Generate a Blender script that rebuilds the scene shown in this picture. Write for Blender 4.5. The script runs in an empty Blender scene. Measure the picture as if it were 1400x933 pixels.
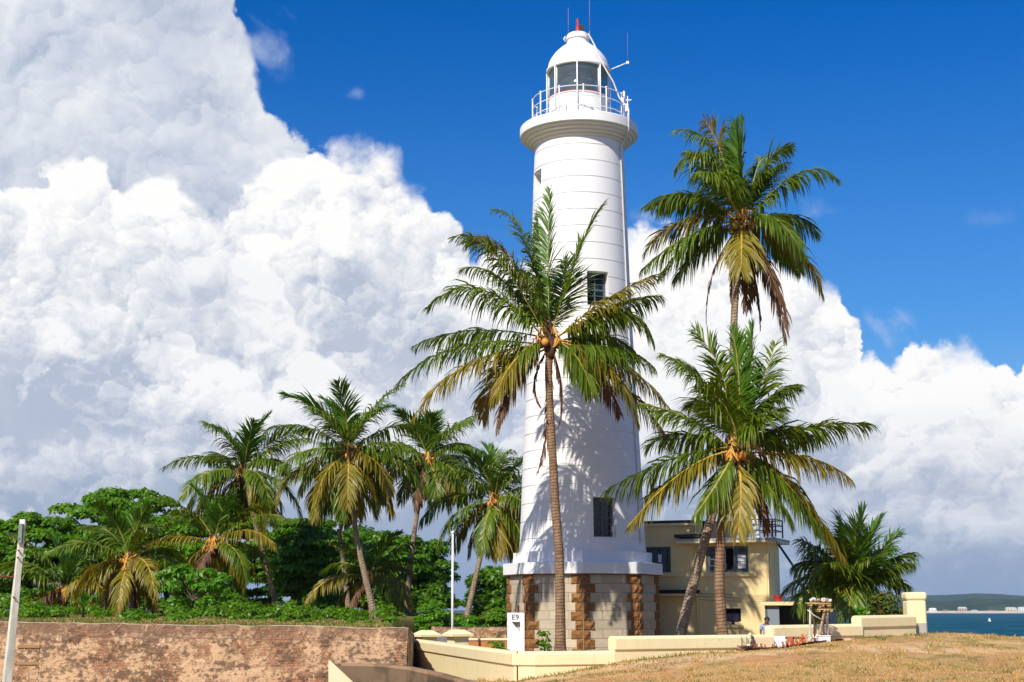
import bpy, bmesh, math, random
import numpy as np
from math import radians as R, sin, cos, pi, atan, tan, sqrt, hypot, atan2
from mathutils import Vector, Matrix, Quaternion
S = bpy.context.scene
COL = S.collection
random.seed(7)

# ------------------------------------------------------------------ camera
FPX, CX, CY, HOR = 2000.0, 700.0, 466.5, 834.0     # focal length and horizon in photo pixels
PITCH = atan((HOR - CY) / FPX)
EYE = 1.5
cam_data = bpy.data.cameras.new('camera')
cam = bpy.data.objects.new('camera', cam_data)
COL.objects.link(cam)
cam.location = (0, 0, EYE)
cam.rotation_euler = (pi / 2 + PITCH, 0, 0)
cam_data.sensor_width = 36.0
cam_data.lens = FPX / 1400.0 * 36.0
cam_data.clip_start = 0.5
cam_data.clip_end = 60000.0
S.camera = cam

SUN_EL, SUN_AZ = R(40), R(27)                        # azimuth: left of straight behind the camera
TO_SUN = Vector((-sin(SUN_AZ) * cos(SUN_EL), -cos(SUN_AZ) * cos(SUN_EL), sin(SUN_EL)))
sun_data = bpy.data.lights.new('sun', 'SUN')
sun_data.energy = 5.0
sun_data.angle = R(0.53)
sun_data.color = (1.0, 0.93, 0.82)
sun = bpy.data.objects.new('sun', sun_data)
COL.objects.link(sun)
sun.rotation_euler = TO_SUN.to_track_quat('Z', 'Y').to_euler()
sun.location = (-30, -40, 60)

S.view_settings.view_transform = 'Standard'
S.view_settings.look = 'None'
S.view_settings.exposure = 0.14
S.view_settings.gamma = 1.0
S.view_settings.use_curve_mapping = False
S.render.engine = 'CYCLES'
S.cycles.max_bounces = 8
S.cycles.transparent_max_bounces = 12
S.cycles.use_denoising = True


def pdir(px, py):
    "direction through a point of the photograph (world axes)"
    a, b = (px - CX) / FPX, (CY - py) / FPX
    return Vector((a, cos(PITCH) - b * sin(PITCH), sin(PITCH) + b * cos(PITCH)))


def at(px, py, Y):
    "the point at distance Y in front of the camera seen at photo pixel px, py"
    d = pdir(px, py)
    return Vector((0, 0, EYE)) + d * (Y / d.y)


def azel(px, py):
    d = pdir(px, py)
    return math.degrees(atan2(d.x, d.y)), math.degrees(atan2(d.z, hypot(d.x, d.y)))


# ------------------------------------------------------------------ node expressions
class N:
    "a socket that builds Math nodes when used in arithmetic"
    def __init__(s, t, k): s.t, s.k = t, k
    def m(s, op, *o, clamp=False):
        n = s.t.nodes.new('ShaderNodeMath'); n.operation = op; n.use_clamp = clamp
        for i, v in enumerate((s,) + o):
            if isinstance(v, N): s.t.links.new(v.k, n.inputs[i])
            else: n.inputs[i].default_value = v
        return N(s.t, n.outputs[0])
    def __add__(s, o): return s.m('ADD', o)
    __radd__ = __add__
    def __sub__(s, o): return s.m('SUBTRACT', o)
    def __rsub__(s, o): return (s * -1.0) + o
    def __mul__(s, o): return s.m('MULTIPLY', o)
    __rmul__ = __mul__
    def __truediv__(s, o): return s.m('DIVIDE', o)
    def clamp(s): return s.m('ADD', 0.0, clamp=True)
    def pow(s, e): return s.m('POWER', e)
    def abs(s): return s.m('ABSOLUTE')
    def min(s, o): return s.m('MINIMUM', o)
    def max(s, o): return s.m('MAXIMUM', o)
    def step(s, lo, hi):
        n = s.t.nodes.new('ShaderNodeMapRange'); n.interpolation_type = 'SMOOTHSTEP'
        s.t.links.new(s.k, n.inputs[0]); n.inputs[1].default_value = lo; n.inputs[2].default_value = hi
        return N(s.t, n.outputs[0])
    def lin(s, lo, hi, a=0.0, b=1.0):
        n = s.t.nodes.new('ShaderNodeMapRange')
        s.t.links.new(s.k, n.inputs[0])
        for i, v in enumerate((lo, hi, a, b)): n.inputs[1 + i].default_value = v
        return N(s.t, n.outputs[0])


def nmix(t, f, a, b):
    "colour mix, a and b a colour tuple or a socket"
    n = t.nodes.new('ShaderNodeMix'); n.data_type = 'RGBA'
    ins = [i for i in n.inputs if i.enabled or True]
    F, A, B = n.inputs[0], n.inputs[6], n.inputs[7]
    for sck, v in ((F, f), (A, a), (B, b)):
        if isinstance(v, N): t.links.new(v.k, sck)
        elif isinstance(v, (int, float)): sck.default_value = v
        elif isinstance(v, (tuple, list)): sck.default_value = tuple(v)[:3] + (1,)
        else: t.links.new(v, sck)
    return N(t, n.outputs[2])


def vec(t, x=0.0, y=0.0, z=0.0):
    n = t.nodes.new('ShaderNodeCombineXYZ')
    for i, v in enumerate((x, y, z)):
        if isinstance(v, N): t.links.new(v.k, n.inputs[i])
        else: n.inputs[i].default_value = v
    return N(t, n.outputs[0])


def noise(t, v, scale, detail=4.0, rough=0.55, dist=0.0, dim='3D', out=0, typ='FBM', lac=2.0):
    n = t.nodes.new('ShaderNodeTexNoise'); n.noise_dimensions = dim
    n.noise_type = typ
    if v is not None: t.links.new(v.k, n.inputs['Vector'])
    n.inputs['Scale'].default_value = scale; n.inputs['Detail'].default_value = detail
    n.inputs['Roughness'].default_value = rough; n.inputs['Distortion'].default_value = dist
    n.inputs['Lacunarity'].default_value = lac
    return N(t, n.outputs[out])


def voro(t, v, scale, feature='F1', detail=0.0, rough=0.5, smooth=0.5, dim='3D', out='Distance', rnd=1.0, lac=2.0):
    n = t.nodes.new('ShaderNodeTexVoronoi'); n.voronoi_dimensions = dim; n.feature = feature
    if v is not None: t.links.new(v.k, n.inputs['Vector'])
    n.inputs['Scale'].default_value = scale; n.inputs['Detail'].default_value = detail
    n.inputs['Roughness'].default_value = rough; n.inputs['Randomness'].default_value = rnd
    n.inputs['Lacunarity'].default_value = lac
    if feature == 'SMOOTH_F1': n.inputs['Smoothness'].default_value = smooth
    return N(t, n.outputs[out])


def curve(t, x, pts, xlo, xhi, ylo, yhi):
    "Float Curve through pts, in the units of pts"
    n = t.nodes.new('ShaderNodeFloatCurve')
    c = n.mapping.curves[0]
    q = [((a - xlo) / (xhi - xlo), (b - ylo) / (yhi - ylo)) for a, b in pts]
    q = [(min(1, max(0, a)), min(1, max(0, b))) for a, b in q]
    q.sort(); q = [q[0]] + [b for a, b in zip(q[:-1], q[1:]) if b[0] - a[0] > 1e-5]
    c.points[0].location = q[0]; c.points[1].location = q[-1]
    for p in q[1:-1]: c.points.new(*p)
    for p in c.points: p.handle_type = 'VECTOR' if len(q) > 100 else 'AUTO_CLAMPED'
    n.mapping.update()
    t.links.new(x.lin(xlo, xhi).k, n.inputs['Value'])
    return N(t, n.outputs[0]) * (yhi - ylo) + ylo
# ------------------------------------------------------------------ sky and clouds (world, by direction)
W = bpy.data.worlds.new('World'); S.world = W; W.use_nodes = True
t = W.node_tree; t.nodes.clear()
w_out = t.nodes.new('ShaderNodeOutputWorld'); w_bg = t.nodes.new('ShaderNodeBackground')
t.links.new(w_bg.outputs[0], w_out.inputs[0])
w_bg.inputs[1].default_value = 0.1
sky = t.nodes.new('ShaderNodeTexSky'); sky.sky_type = 'NISHITA'; sky.sun_disc = False
sky.sun_elevation = SUN_EL; sky.sun_rotation = pi + SUN_AZ
sky.altitude = 10; sky.air_density = 1.0; sky.dust_density = 0.4; sky.ozone_density = 3.0
hs = t.nodes.new('ShaderNodeHueSaturation')
hs.inputs['Saturation'].default_value = 1.72; hs.inputs['Value'].default_value = 1.08
hs.inputs['Hue'].default_value = 0.517
t.links.new(sky.outputs[0], hs.inputs['Color'])

tc = t.nodes.new('ShaderNodeTexCoord'); sp = t.nodes.new('ShaderNodeSeparateXYZ')
t.links.new(tc.outputs['Generated'], sp.inputs[0])
dx, dy, dz = (N(t, sp.outputs[i]) for i in range(3))
AZ = dx.m('ARCTAN2', dy) * (180 / pi)
EL = dz.m('ARCSINE') * (180 / pi)


def warp(p, scale, amt, detail=3, rough=0.5):
    wn = t.nodes.new('ShaderNodeTexNoise'); wn.noise_dimensions = '2D'
    t.links.new(p.k, wn.inputs['Vector']); wn.inputs['Scale'].default_value = scale; wn.inputs['Detail'].default_value = detail
    wn.inputs['Roughness'].default_value = rough
    va = t.nodes.new('ShaderNodeVectorMath'); va.operation = 'MULTIPLY_ADD'
    t.links.new(wn.outputs['Color'], va.inputs[0]); va.inputs[1].default_value = (amt, amt, 0)
    t.links.new(p.k, va.inputs[2])
    return N(t, va.outputs[0])


def balls(p, scale):
    "a field of round heads: height of the head and how far its face turns to the sun"
    v = t.nodes.new('ShaderNodeTexVoronoi'); v.voronoi_dimensions = '2D'; v.feature = 'SMOOTH_F1'
    t.links.new(p.k, v.inputs['Vector']); v.inputs['Scale'].default_value = scale; v.inputs['Smoothness'].default_value = 0.13
    d = t.nodes.new('ShaderNodeVectorMath'); d.operation = 'SUBTRACT'
    t.links.new(p.k, d.inputs[0]); t.links.new(v.outputs['Position'], d.inputs[1])
    q = t.nodes.new('ShaderNodeVectorMath'); q.operation = 'DOT_PRODUCT'
    t.links.new(d.outputs[0], q.inputs[0]); q.inputs[1].default_value = (-0.55 * scale, 0.83 * scale, 0)
    dist = N(t, v.outputs['Distance'])
    return 1.0 - dist * dist * 1.3, N(t, q.outputs['Value'])


n_soft = noise(t, vec(t, AZ, EL), 0.3, 6, 0.55, 0.6, '2D')
n_mod = noise(t, vec(t, AZ + 40.0, EL), 0.22, 3, 0.5, 0, '2D')
base_p = vec(t, AZ, EL * 1.12)
wp1 = warp(base_p, 0.3, 4.2, 6, 0.55); wp2 = warp(base_p, 0.75, 2.0, 6, 0.6); wp3 = warp(base_p, 1.5, 1.0, 5, 0.6)
h1, l1 = balls(wp1, 0.34); h2, l2 = balls(wp2, 0.75); h3, l3 = balls(wp3, 1.7)
off1 = t.nodes.new('ShaderNodeVectorMath'); off1.operation = 'ADD'; t.links.new(wp1.k, off1.inputs[0]); off1.inputs[1].default_value = (-.35, .5, 0)
nf = noise(t, wp3, 2.6, 5, 0.6, 0, '2D') - 0.5
amp3 = n_mod.lin(.35, .65, .15, 1.0)
nw0 = noise(t, wp1, 0.55, 5, 0.55, 0, '2D'); nw1 = noise(t, N(t, off1.outputs[0]), 0.55, 5, 0.55, 0, '2D')
LIT = (nw0 - nw1) * 1.5 + l1 * 0.34 + l2 * 0.30 * n_soft.lin(.35, .65, .5, 1.2) + l3 * 0.22 * amp3 + nf * 0.16
F0 = h3 * .3 + nf * .3
B0 = h1 * 0.46 + h2 * 0.30 + h3 * 0.12 + nf * 0.16
n_big = noise(t, vec(t, AZ * 0.6, EL), 0.15, 4, 0.5, 0, '2D')
n_str = noise(t, vec(t, AZ * 0.25, EL * 1.5), 0.5, 5, 0.6, 0, '2D')
AZW = AZ + (noise(t, vec(t, AZ, EL), 0.32, 4, 0.5, 0, '2D') - 0.5) * 1.7 + (F0 - 0.25) * 0.7


def sil(pts):
    q = [azel(x, y) for x, y in pts]
    return curve(t, AZW, q, -25, 25, -4, 30)


def scallop(pts, seed, rlo=16, rhi=52, sink=.45):
    "turns a skyline into overlapping round heads, like the tops of cumulus"
    rg = random.Random(seed); xs_ = [q[0] for q in pts]; ys_ = [q[1] for q in pts]
    cir = []; x = -320.0
    while x < 1720:
        r = rg.uniform(rlo, rhi) * (1 if rg.random() < .7 else 1.5); y = float(np.interp(x, xs_, ys_)); cir.append((x, y + r * sink + rg.uniform(-.2, .5) * r, r)); x += r * rg.uniform(.45, .95)
    out = []
    for x in np.arange(-300, 1701, 7.0):
        y = float(np.interp(x, xs_, ys_)) + 30
        for cx, cy, r in cir:
            if abs(x - cx) < r: y = min(y, cy - sqrt(r * r - (x - cx) ** 2))
        out.append((float(x), y))
    return out


def clamped(x): return x.m('ADD', 0.0, clamp=True)


def layer(base, pts, amp, edge, top_col, low_col, depth, lit=0.9, base_shade=0.0, dk=0.5):
    "one bank of cumulus below the skyline pts"
    h = sil(pts) - EL + (B0 - 0.64) * amp * 1.35
    mask = ((h / (n_mod.step(.48, .7) * edge * 4.0 + n_soft * n_soft * edge * 5.0 + 0.03)) * 0.5 + 0.5).step(0.0, 1.0)
    d = (h / depth).clamp()
    k = (d * dk + (0.64 - B0) * 0.5 - LIT * lit + base_shade + (n_big - 0.5) * 2.0).clamp()
    k = k * (0.62 + n_soft * 0.62)
    c = nmix(t, k.clamp(), top_col, low_col)
    return nmix(t, mask, base, c.k)


WHITE = (9.3, 9.2, 9.1); GREY = (4.3, 4.9, 6.1); MID = (6.6, 7.0, 7.9); DARK = (3.0, 3.6, 4.8)
skyc = N(t, hs.outputs[0])
# haze band near the horizon
hz = (1.0 - (EL / 24.0).clamp()).pow(1.8)
c = nmix(t, hz * 0.95, skyc, (2.5, 4.3, 6.8))
# thin wisps in the blue
for (px, py, rx, ry, s) in ((487, 127, 0.55, 0.4, 0.5), (1235, 440, 1.7, 1.1, 0.85), (1130, 290, 1.2, 0.5, 0.35),
                            (1390, 515, 1.4, 0.9, 0.6), (880, 295, 1.0, 0.4, 0.4), (350, 60, 1.6, 1.9, 0.6), (1350, 300, 1.5, 0.5, 0.2)):
    a, e = azel(px, py)
    q = ((AZ - a) / rx).pow(2.0) if False else ((AZ - a) / rx)
    r2 = q * q + ((EL - e) / ry) * ((EL - e) / ry)
    f = (0.95 - r2.m('SQRT') + (n_soft - 0.5) * 3.2 + (F0 - .3) * 0.8).step(0.0, 1.6) * s
    c = nmix(t, f, c, (5.6, 6.4, 8.0))
# far soft grey bank filling the upper left
c = layer(c, [(-900, 300), (-500, 60), (-200, -60), (0, -70), (255, -70), (290, -35), (318, 20), (335, 75), (352, 130), (378, 168), (412, 192), (435, 260), (470, 420), (520, 600), (1400, 780), (2000, 780)],
          1.7, 0.22, (7.6, 7.85, 8.3), (3.7, 4.4, 5.8), 8.0, 0.55, 0.24, 0.6)
# the tall white banks behind the palms
c = layer(c, scallop([(-900, 640), (-300, 480), (0, 420), (200, 350), (285, 330), (345, 250), (400, 228), (470, 222), (528, 236), (548, 290), (600, 298), (626, 340), (660, 372), (760, 395),
              (850, 365), (880, 338), (930, 322), (1000, 335), (1060, 362), (1100, 395), (1140, 428), (1158, 478), (1170, 512), (1220, 520), (1242, 497),
              (1295, 488), (1332, 505), (1360, 540), (1400, 540), (1500, 470), (1700, 520), (2000, 640)], 14),
          1.5, 0.13, WHITE, GREY, 7.5, 1.0, -0.06, 0.95)
c = layer(c, scallop([(-900, 500), (-300, 330), (0, 285), (45, 290), (95, 232), (128, 218), (160, 272), (205, 248), (238, 262), (262, 330), (330, 420), (430, 520), (560, 640), (800, 720),
              (950, 560), (1040, 500), (1110, 540), (1200, 600), (1300, 560), (1400, 600), (1700, 600), (2000, 700)], 21),
          1.5, 0.15, WHITE, GREY, 6.5, 1.0, -0.06, 0.95)
c = layer(c, scallop([(-900, 640), (-200, 560), (0, 560), (120, 480), (200, 390), (240, 358), (300, 346), (345, 360), (366, 420), (400, 480), (450, 520), (520, 640), (700, 760),
              (1000, 640), (1120, 620), (1250, 660), (1400, 640), (2000, 700)], 28),
          1.5, 0.2, (8.6, 8.65, 8.75), GREY, 5.5, 1.0, 0.02, 0.9)
c = layer(c, scallop([(-900, 700), (-200, 640), (0, 600), (80, 590), (150, 545), (215, 520), (260, 540), (300, 600), (380, 570), (430, 590), (500, 690), (800, 760), (1000, 700), (1180, 690), (1230, 650), (1300, 690), (1400, 660), (2000, 700)], 35),
          1.4, 0.2, (8.6, 8.65, 8.8), (3.7, 4.4, 5.7), 4.2, 1.2, 0.08, 1.0)
c = layer(c, scallop([(-900, 560), (-200, 470), (0, 430), (60, 410), (150, 440), (220, 470), (300, 500), (420, 560), (520, 590), (640, 640), (880, 520), (960, 460), (1040, 430), (1110, 470), (1170, 560), (1240, 570), (1330, 600), (1400, 640), (2000, 700)], 51, 14, 44),
          1.3, 0.15, (8.9, 8.9, 8.95), (4.3, 4.9, 6.1), 4.5, 1.0, 0.02, 0.85)
c = layer(c, scallop([(-900, 700), (-200, 660), (0, 650), (100, 620), (190, 600), (260, 630), (330, 650), (420, 640), (520, 660), (600, 620), (660, 600), (800, 640), (900, 600), (1000, 620), (1120, 680), (1200, 720), (1290, 700), (1400, 720), (2000, 700)], 63, 12, 34),
          1.2, 0.2, (8.0, 8.15, 8.5), (3.4, 4.1, 5.4), 3.2, 1.2, 0.12, 1.0)
# flat grey bases towards the horizon, in streaks
lowf = (1.0 - ((EL - 1.0) / 7.5).clamp()).pow(1.3) * (n_str.lin(0.3, 0.72)) * 1.0
c = nmix(t, lowf.clamp(), c, (3.2, 3.9, 5.2))
lowh = (1.0 - ((EL - 0.2) / 4.2).clamp()).pow(1.2)
c = nmix(t, (lowh * 0.85).clamp(), c, (2.7, 3.7, 5.2))
t.links.new(c.k, w_bg.inputs[0])
try:
    W.cycles.sampling_method = 'MANUAL'; W.cycles.sample_map_resolution = 512
except Exception:
    pass
# ------------------------------------------------------------------ mesh building
ORG = {}


def tag(o, label=None, cat=None, group=None, kind=None):
    if label: o['label'] = label
    if cat: o['category'] = cat
    if group: o['group'] = group
    if kind: o['kind'] = kind
    return o


def thing(name, loc, label, cat, group=None):
    o = bpy.data.objects.new(name, None); COL.objects.link(o)
    o.location = loc; o.empty_display_size = 0.3
    ORG[o.name] = Vector(loc)
    return tag(o, label, cat, group)


class MB:
    "collects faces in world coordinates; build() links them as one mesh object"
    def __init__(s):
        s.v, s.f, s.uv, s.m = [], [], [], []
        s.mi = 0; s.smooth = False
        s.sm = []
    def add(s, vs, fs, uvs=None, smooth=None):
        b = len(s.v)
        s.v.extend([tuple(p) for p in vs])
        for i, f in enumerate(fs):
            s.f.append([b + k for k in f]); s.m.append(s.mi)
            s.sm.append(s.smooth if smooth is None else smooth)
            s.uv.append(uvs[i] if uvs else None)
    def box(s, c, size, rot=None, taper=1.0):
        hx, hy, hz = (k / 2 for k in size)
        vs = [Vector((x * (hx if z < 0 else hx * taper), y * (hy if z < 0 else hy * taper), z * hz)) for z in (-1, 1) for y in (-1, 1) for x in (-1, 1)]
        if rot is not None: vs = [rot @ p for p in vs]
        c = Vector(c)
        s.add([p + c for p in vs], [(0, 2, 3, 1), (4, 5, 7, 6), (0, 1, 5, 4), (1, 3, 7, 5), (3, 2, 6, 7), (2, 0, 4, 6)], smooth=False)
    def bar(s, a, b, w, h=None, up=(0, 0, 1)):
        "square bar from a to b"
        a, b = Vector(a), Vector(b); h = h or w
        d = (b - a).normalized(); up = Vector(up)
        if abs(d.dot(up)) > 0.98: up = Vector((0, 1, 0))
        x = d.cross(up).normalized() * (w / 2); y = x.cross(d).normalized() * (h / 2)
        vs = [p + i * x + j * y for p in (a, b) for i, j in ((-1, -1), (1, -1), (1, 1), (-1, 1))]
        s.add(vs, [(3, 2, 1, 0), (4, 5, 6, 7), (0, 1, 5, 4), (1, 2, 6, 5), (2, 3, 7, 6), (3, 0, 4, 7)], smooth=False)
    def tube(s, pts, rad, n=8, cap=True):
        pts = [Vector(p) for p in pts]
        if not hasattr(rad, '__len__'): rad = [rad] * len(pts)
        vs, fs = [], []
        ref = Vector((0.13, 0.2, 1.0)).normalized()
        d0 = (pts[1] - pts[0]).normalized()
        if abs(d0.dot(ref)) > 0.9: ref = Vector((1, 0.1, 0)).normalized()
        x = d0.cross(ref).normalized()
        for i, p in enumerate(pts):
            d = (pts[min(i + 1, len(pts) - 1)] - pts[max(i - 1, 0)]).normalized()
            x = (x - d * x.dot(d)).normalized(); y = d.cross(x)
            for k in range(n):
                a = 2 * pi * k / n
                vs.append(p + (x * cos(a) + y * sin(a)) * rad[i])
        for i in range(len(pts) - 1):
            for k in range(n):
                k2 = (k + 1) % n
                fs.append((i * n + k, i * n + k2, (i + 1) * n + k2, (i + 1) * n + k))
        s.add(vs, fs, smooth=True)
        if cap:
            b = len(s.v) - len(vs)
            for r, rev in ((0, True), (len(pts) - 1, False)):
                q = [b + r * n + k for k in range(n)]
                s.f.append(q[::-1] if rev else q); s.m.append(s.mi); s.sm.append(False); s.uv.append(None)
    def lathe(s, c, prof, n=64, smooth=True, a0=0.0, cap0=False, cap1=False):
        "prof: (radius, z) from bottom to top; corners stay sharp because every profile segment has its own vertices"
        c = Vector(c)
        for (r0, z0), (r1, z1) in zip(prof[:-1], prof[1:]):
            vs = []
            for r, z in ((r0, z0), (r1, z1)):
                for k in range(n):
                    a = a0 + 2 * pi * k / n
                    vs.append(c + Vector((r * sin(a), -r * cos(a), z)))
            s.add(vs, [(k, (k + 1) % n, n + (k + 1) % n, n + k) for k in range(n)], smooth=smooth)
        for flag, (r, z), rev in ((cap0, prof[0], True), (cap1, prof[-1], False)):
            if flag:
                vs = [c + Vector((r * sin(a0 + 2 * pi * k / n), -r * cos(a0 + 2 * pi * k / n), z)) for k in range(n)]
                q = list(range(n)); s.add(vs, [q[::-1] if rev else q], smooth=False)
    def prism(s, poly, z0, z1, caps=True):
        "vertical prism over a counter-clockwise polygon of (x, y)"
        n = len(poly)
        vs = [(x, y, z0) for x, y in poly] + [(x, y, z1) for x, y in poly]
        fs, uv, u = [], [], 0.0
        for k in range(n):
            k2 = (k + 1) % n
            L = hypot(poly[k2][0] - poly[k][0], poly[k2][1] - poly[k][1])
            fs.append((k, k2, n + k2, n + k)); uv.append([(u, z0), (u + L, z0), (u + L, z1), (u, z1)]); u += L
        if caps:
            fs.append(tuple(range(n))[::-1]); uv.append([(x, y) for x, y in poly[::-1]])
            fs.append(tuple(range(n, 2 * n))); uv.append([(x, y) for x, y in poly])
        s.add(vs, fs, uv, smooth=False)
    def sweep(s, path, prof):
        "profile (offset to the left of the path, z above the path point) swept along a path of points; closed profile"
        P = [Vector(p) for p in path]; n = len(prof); vs, fs, uv = [], [], []
        u = 0.0; us = []
        for i, p in enumerate(P):
            a = P[max(0, i - 1)]; b = P[min(len(P) - 1, i + 1)]
            d1 = Vector((p.x - a.x, p.y - a.y)); d2 = Vector((b.x - p.x, b.y - p.y))
            if d1.length < 1e-6: d1 = d2
            if d2.length < 1e-6: d2 = d1
            d1.normalize(); d2.normalize()
            n1 = Vector((-d1.y, d1.x)); n2 = Vector((-d2.y, d2.x)); m = (n1 + n2).normalized(); m /= max(0.4, m.dot(n1))
            if i: u += (p - P[i - 1]).length
            us.append(u)
            for o, z in prof: vs.append((p.x + m.x * o, p.y + m.y * o, p.z + z))
        per = [0.0]
        for k in range(n): per.append(per[-1] + hypot(prof[(k + 1) % n][0] - prof[k][0], prof[(k + 1) % n][1] - prof[k][1]))
        for i in range(len(P) - 1):
            for k in range(n):
                k2 = (k + 1) % n
                fs.append((i * n + k, (i + 1) * n + k, (i + 1) * n + k2, i * n + k2))
                uv.append([(us[i], per[k]), (us[i + 1], per[k]), (us[i + 1], per[k + 1]), (us[i], per[k + 1])])
        fs.append(tuple(range(n))); uv.append(None)
        fs.append(tuple((len(P) - 1) * n + k for k in range(n))[::-1]); uv.append(None)
        s.add(vs, fs, uv, smooth=False)
    def build(s, name, mats, parent=None, loc=None, bevel=None):
        me = bpy.data.meshes.new(name)
        org = ORG[parent.name] if parent is not None else Vector(loc or (0, 0, 0))
        me.from_pydata([(x - org.x, y - org.y, z - org.z) for x, y, z in s.v], [], s.f)
        mats = mats if isinstance(mats, (list, tuple)) else [mats]
        for m in mats: me.materials.append(m)
        me.polygons.foreach_set('material_index', s.m)
        me.polygons.foreach_set('use_smooth', s.sm)
        if any(u is not None for u in s.uv):
            lay = me.uv_layers.new(name='UVMap'); fl = []
            for f, u in zip(s.f, s.uv):
                for i in range(len(f)): fl.extend(u[i] if u else (0.0, 0.0))
            lay.data.foreach_set('uv', fl)
        me.update(); me.validate()
        o = bpy.data.objects.new(name, me); COL.objects.link(o)
        if parent is not None: o.parent = parent
        else: o.location = org
        ORG[o.name] = org
        if bevel:
            b = o.modifiers.new('bevel', 'BEVEL'); b.width = bevel; b.segments = 2; b.limit_method = 'ANGLE'; b.angle_limit = R(40)
        return o


def np_obj(name, V, F, mats, parent=None, loc=None, mi=None, smooth=False, uv=None):
    "mesh object from numpy arrays: V (n,3), F (m,k) all faces of the same size"
    org = ORG[parent.name] if parent is not None else Vector(loc or (0, 0, 0))
    V = np.asarray(V, dtype=np.float32) - np.array(org, dtype=np.float32)
    F = np.asarray(F, dtype=np.int32); k = F.shape[1]
    me = bpy.data.meshes.new(name)
    me.vertices.add(len(V)); me.vertices.foreach_set('co', V.ravel())
    me.loops.add(F.size); me.loops.foreach_set('vertex_index', F.ravel())
    me.polygons.add(len(F)); me.polygons.foreach_set('loop_start', np.arange(0, F.size, k, dtype=np.int32))
    try: me.polygons.foreach_set('loop_total', np.full(len(F), k, dtype=np.int32))
    except Exception: pass
    for m in (mats if isinstance(mats, (list, tuple)) else [mats]): me.materials.append(m)
    if mi is not None: me.polygons.foreach_set('material_index', np.asarray(mi, dtype=np.int32))
    me.polygons.foreach_set('use_smooth', np.full(len(F), smooth, dtype=bool))
    me.update(calc_edges=True)
    if uv is not None:
        lay = me.uv_layers.new(name='UVMap'); lay.data.foreach_set('uv', np.asarray(uv, dtype=np.float32).ravel())
    o = bpy.data.objects.new(name, me); COL.objects.link(o)
    if parent is not None: o.parent = parent
    else: o.location = org
    ORG[o.name] = org
    return o


def add_np(mb_list):
    "joins [(V, F), ...] with quads"
    Vs, Fs, b = [], [], 0
    for V, F in mb_list:
        Vs.append(V); Fs.append(np.asarray(F) + b); b += len(V)
    return np.concatenate(Vs), np.concatenate(Fs)


def copy_tree(o, parent=None, loc=None, rz=0.0, sc=1.0, label=None):
    c = o.copy(); COL.objects.link(c)
    if parent is not None: c.parent = parent
    if loc is not None:
        c.location = loc; c.rotation_euler.z = rz; c.scale = (sc, sc, sc)
    if label: c['label'] = label
    for ch in list(o.children): copy_tree(ch, c)
    return c


# ------------------------------------------------------------------ materials
def mat(name):
    m = bpy.data.materials.new(name); m.use_nodes = True
    t = m.node_tree
    return m, t, t.nodes['Principled BSDF']


def coords(t, kind='Object'):
    n = t.nodes.new('ShaderNodeTexCoord'); return N(t, n.outputs[kind])


def bump(t, b, h, strength=0.3, dist=0.02):
    n = t.nodes.new('ShaderNodeBump'); n.inputs['Strength'].default_value = strength; n.inputs['Distance'].default_value = dist
    t.links.new(h.k, n.inputs['Height']); t.links.new(n.outputs[0], b.inputs['Normal'])


def put(t, s, sock): t.links.new(s.k, sock)


def island(t):
    n = t.nodes.new('ShaderNodeNewGeometry'); return N(t, n.outputs['Random Per Island'])


def worldpos(t):
    n = t.nodes.new('ShaderNodeNewGeometry'); return N(t, n.outputs['Position'])


def scaled(t, v, sx, sy, sz):
    n = t.nodes.new('ShaderNodeVectorMath'); n.operation = 'MULTIPLY'
    t.links.new(v.k, n.inputs[0]); n.inputs[1].default_value = (sx, sy, sz); return N(t, n.outputs[0])


def m_plain(name, col, rough=0.6, var=0.12, scale=3.0, metal=0.0, bmp=0.0, bscale=30, spec=0.5):
    "paint or metal with slight uneven tone"
    m, t, b = mat(name); p = coords(t)
    n1 = noise(t, p, scale, 5, 0.6)
    dark = tuple(c * (1 - var * 2) for c in col); light = tuple(min(1, c * (1 + var)) for c in col)
    put(t, nmix(t, n1.lin(0.3, 0.7), dark, light), b.inputs['Base Color'])
    b.inputs['Roughness'].default_value = rough; b.inputs['Metallic'].default_value = metal
    b.inputs['Specular IOR Level'].default_value = spec
    if bmp: bump(t, b, noise(t, p, bscale, 4, 0.6), bmp, 0.01)
    return m


def m_stained(name, col, stain, amount=0.5, vscale=(1.6, 1.6, 0.25), rough=0.75, bmp=0.12, lo=0.52, hi=0.8, course=0.0, fine=40):
    "painted masonry with rain streaks and blotches"
    m, t, b = mat(name); p = worldpos(t)
    streak = noise(t, scaled(t, p, *vscale), 2.2, 6, 0.62)
    blot = noise(t, p, 1.1, 5, 0.6)
    f = ((streak * 0.6 + blot * 0.4).step(lo, hi) * amount)
    c = nmix(t, f, col, stain)
    fn = noise(t, p, fine, 3, 0.6)
    c = nmix(t, fn.lin(0.35, 0.7, 0.0, 0.22), c.k, tuple(k * 0.82 for k in col))
    put(t, c, b.inputs['Base Color']); b.inputs['Roughness'].default_value = rough
    b.inputs['Specular IOR Level'].default_value = 0.3
    bump(t, b, fn * 0.5 + noise(t, p, 6, 4, 0.6), bmp, 0.02)
    return m


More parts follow.
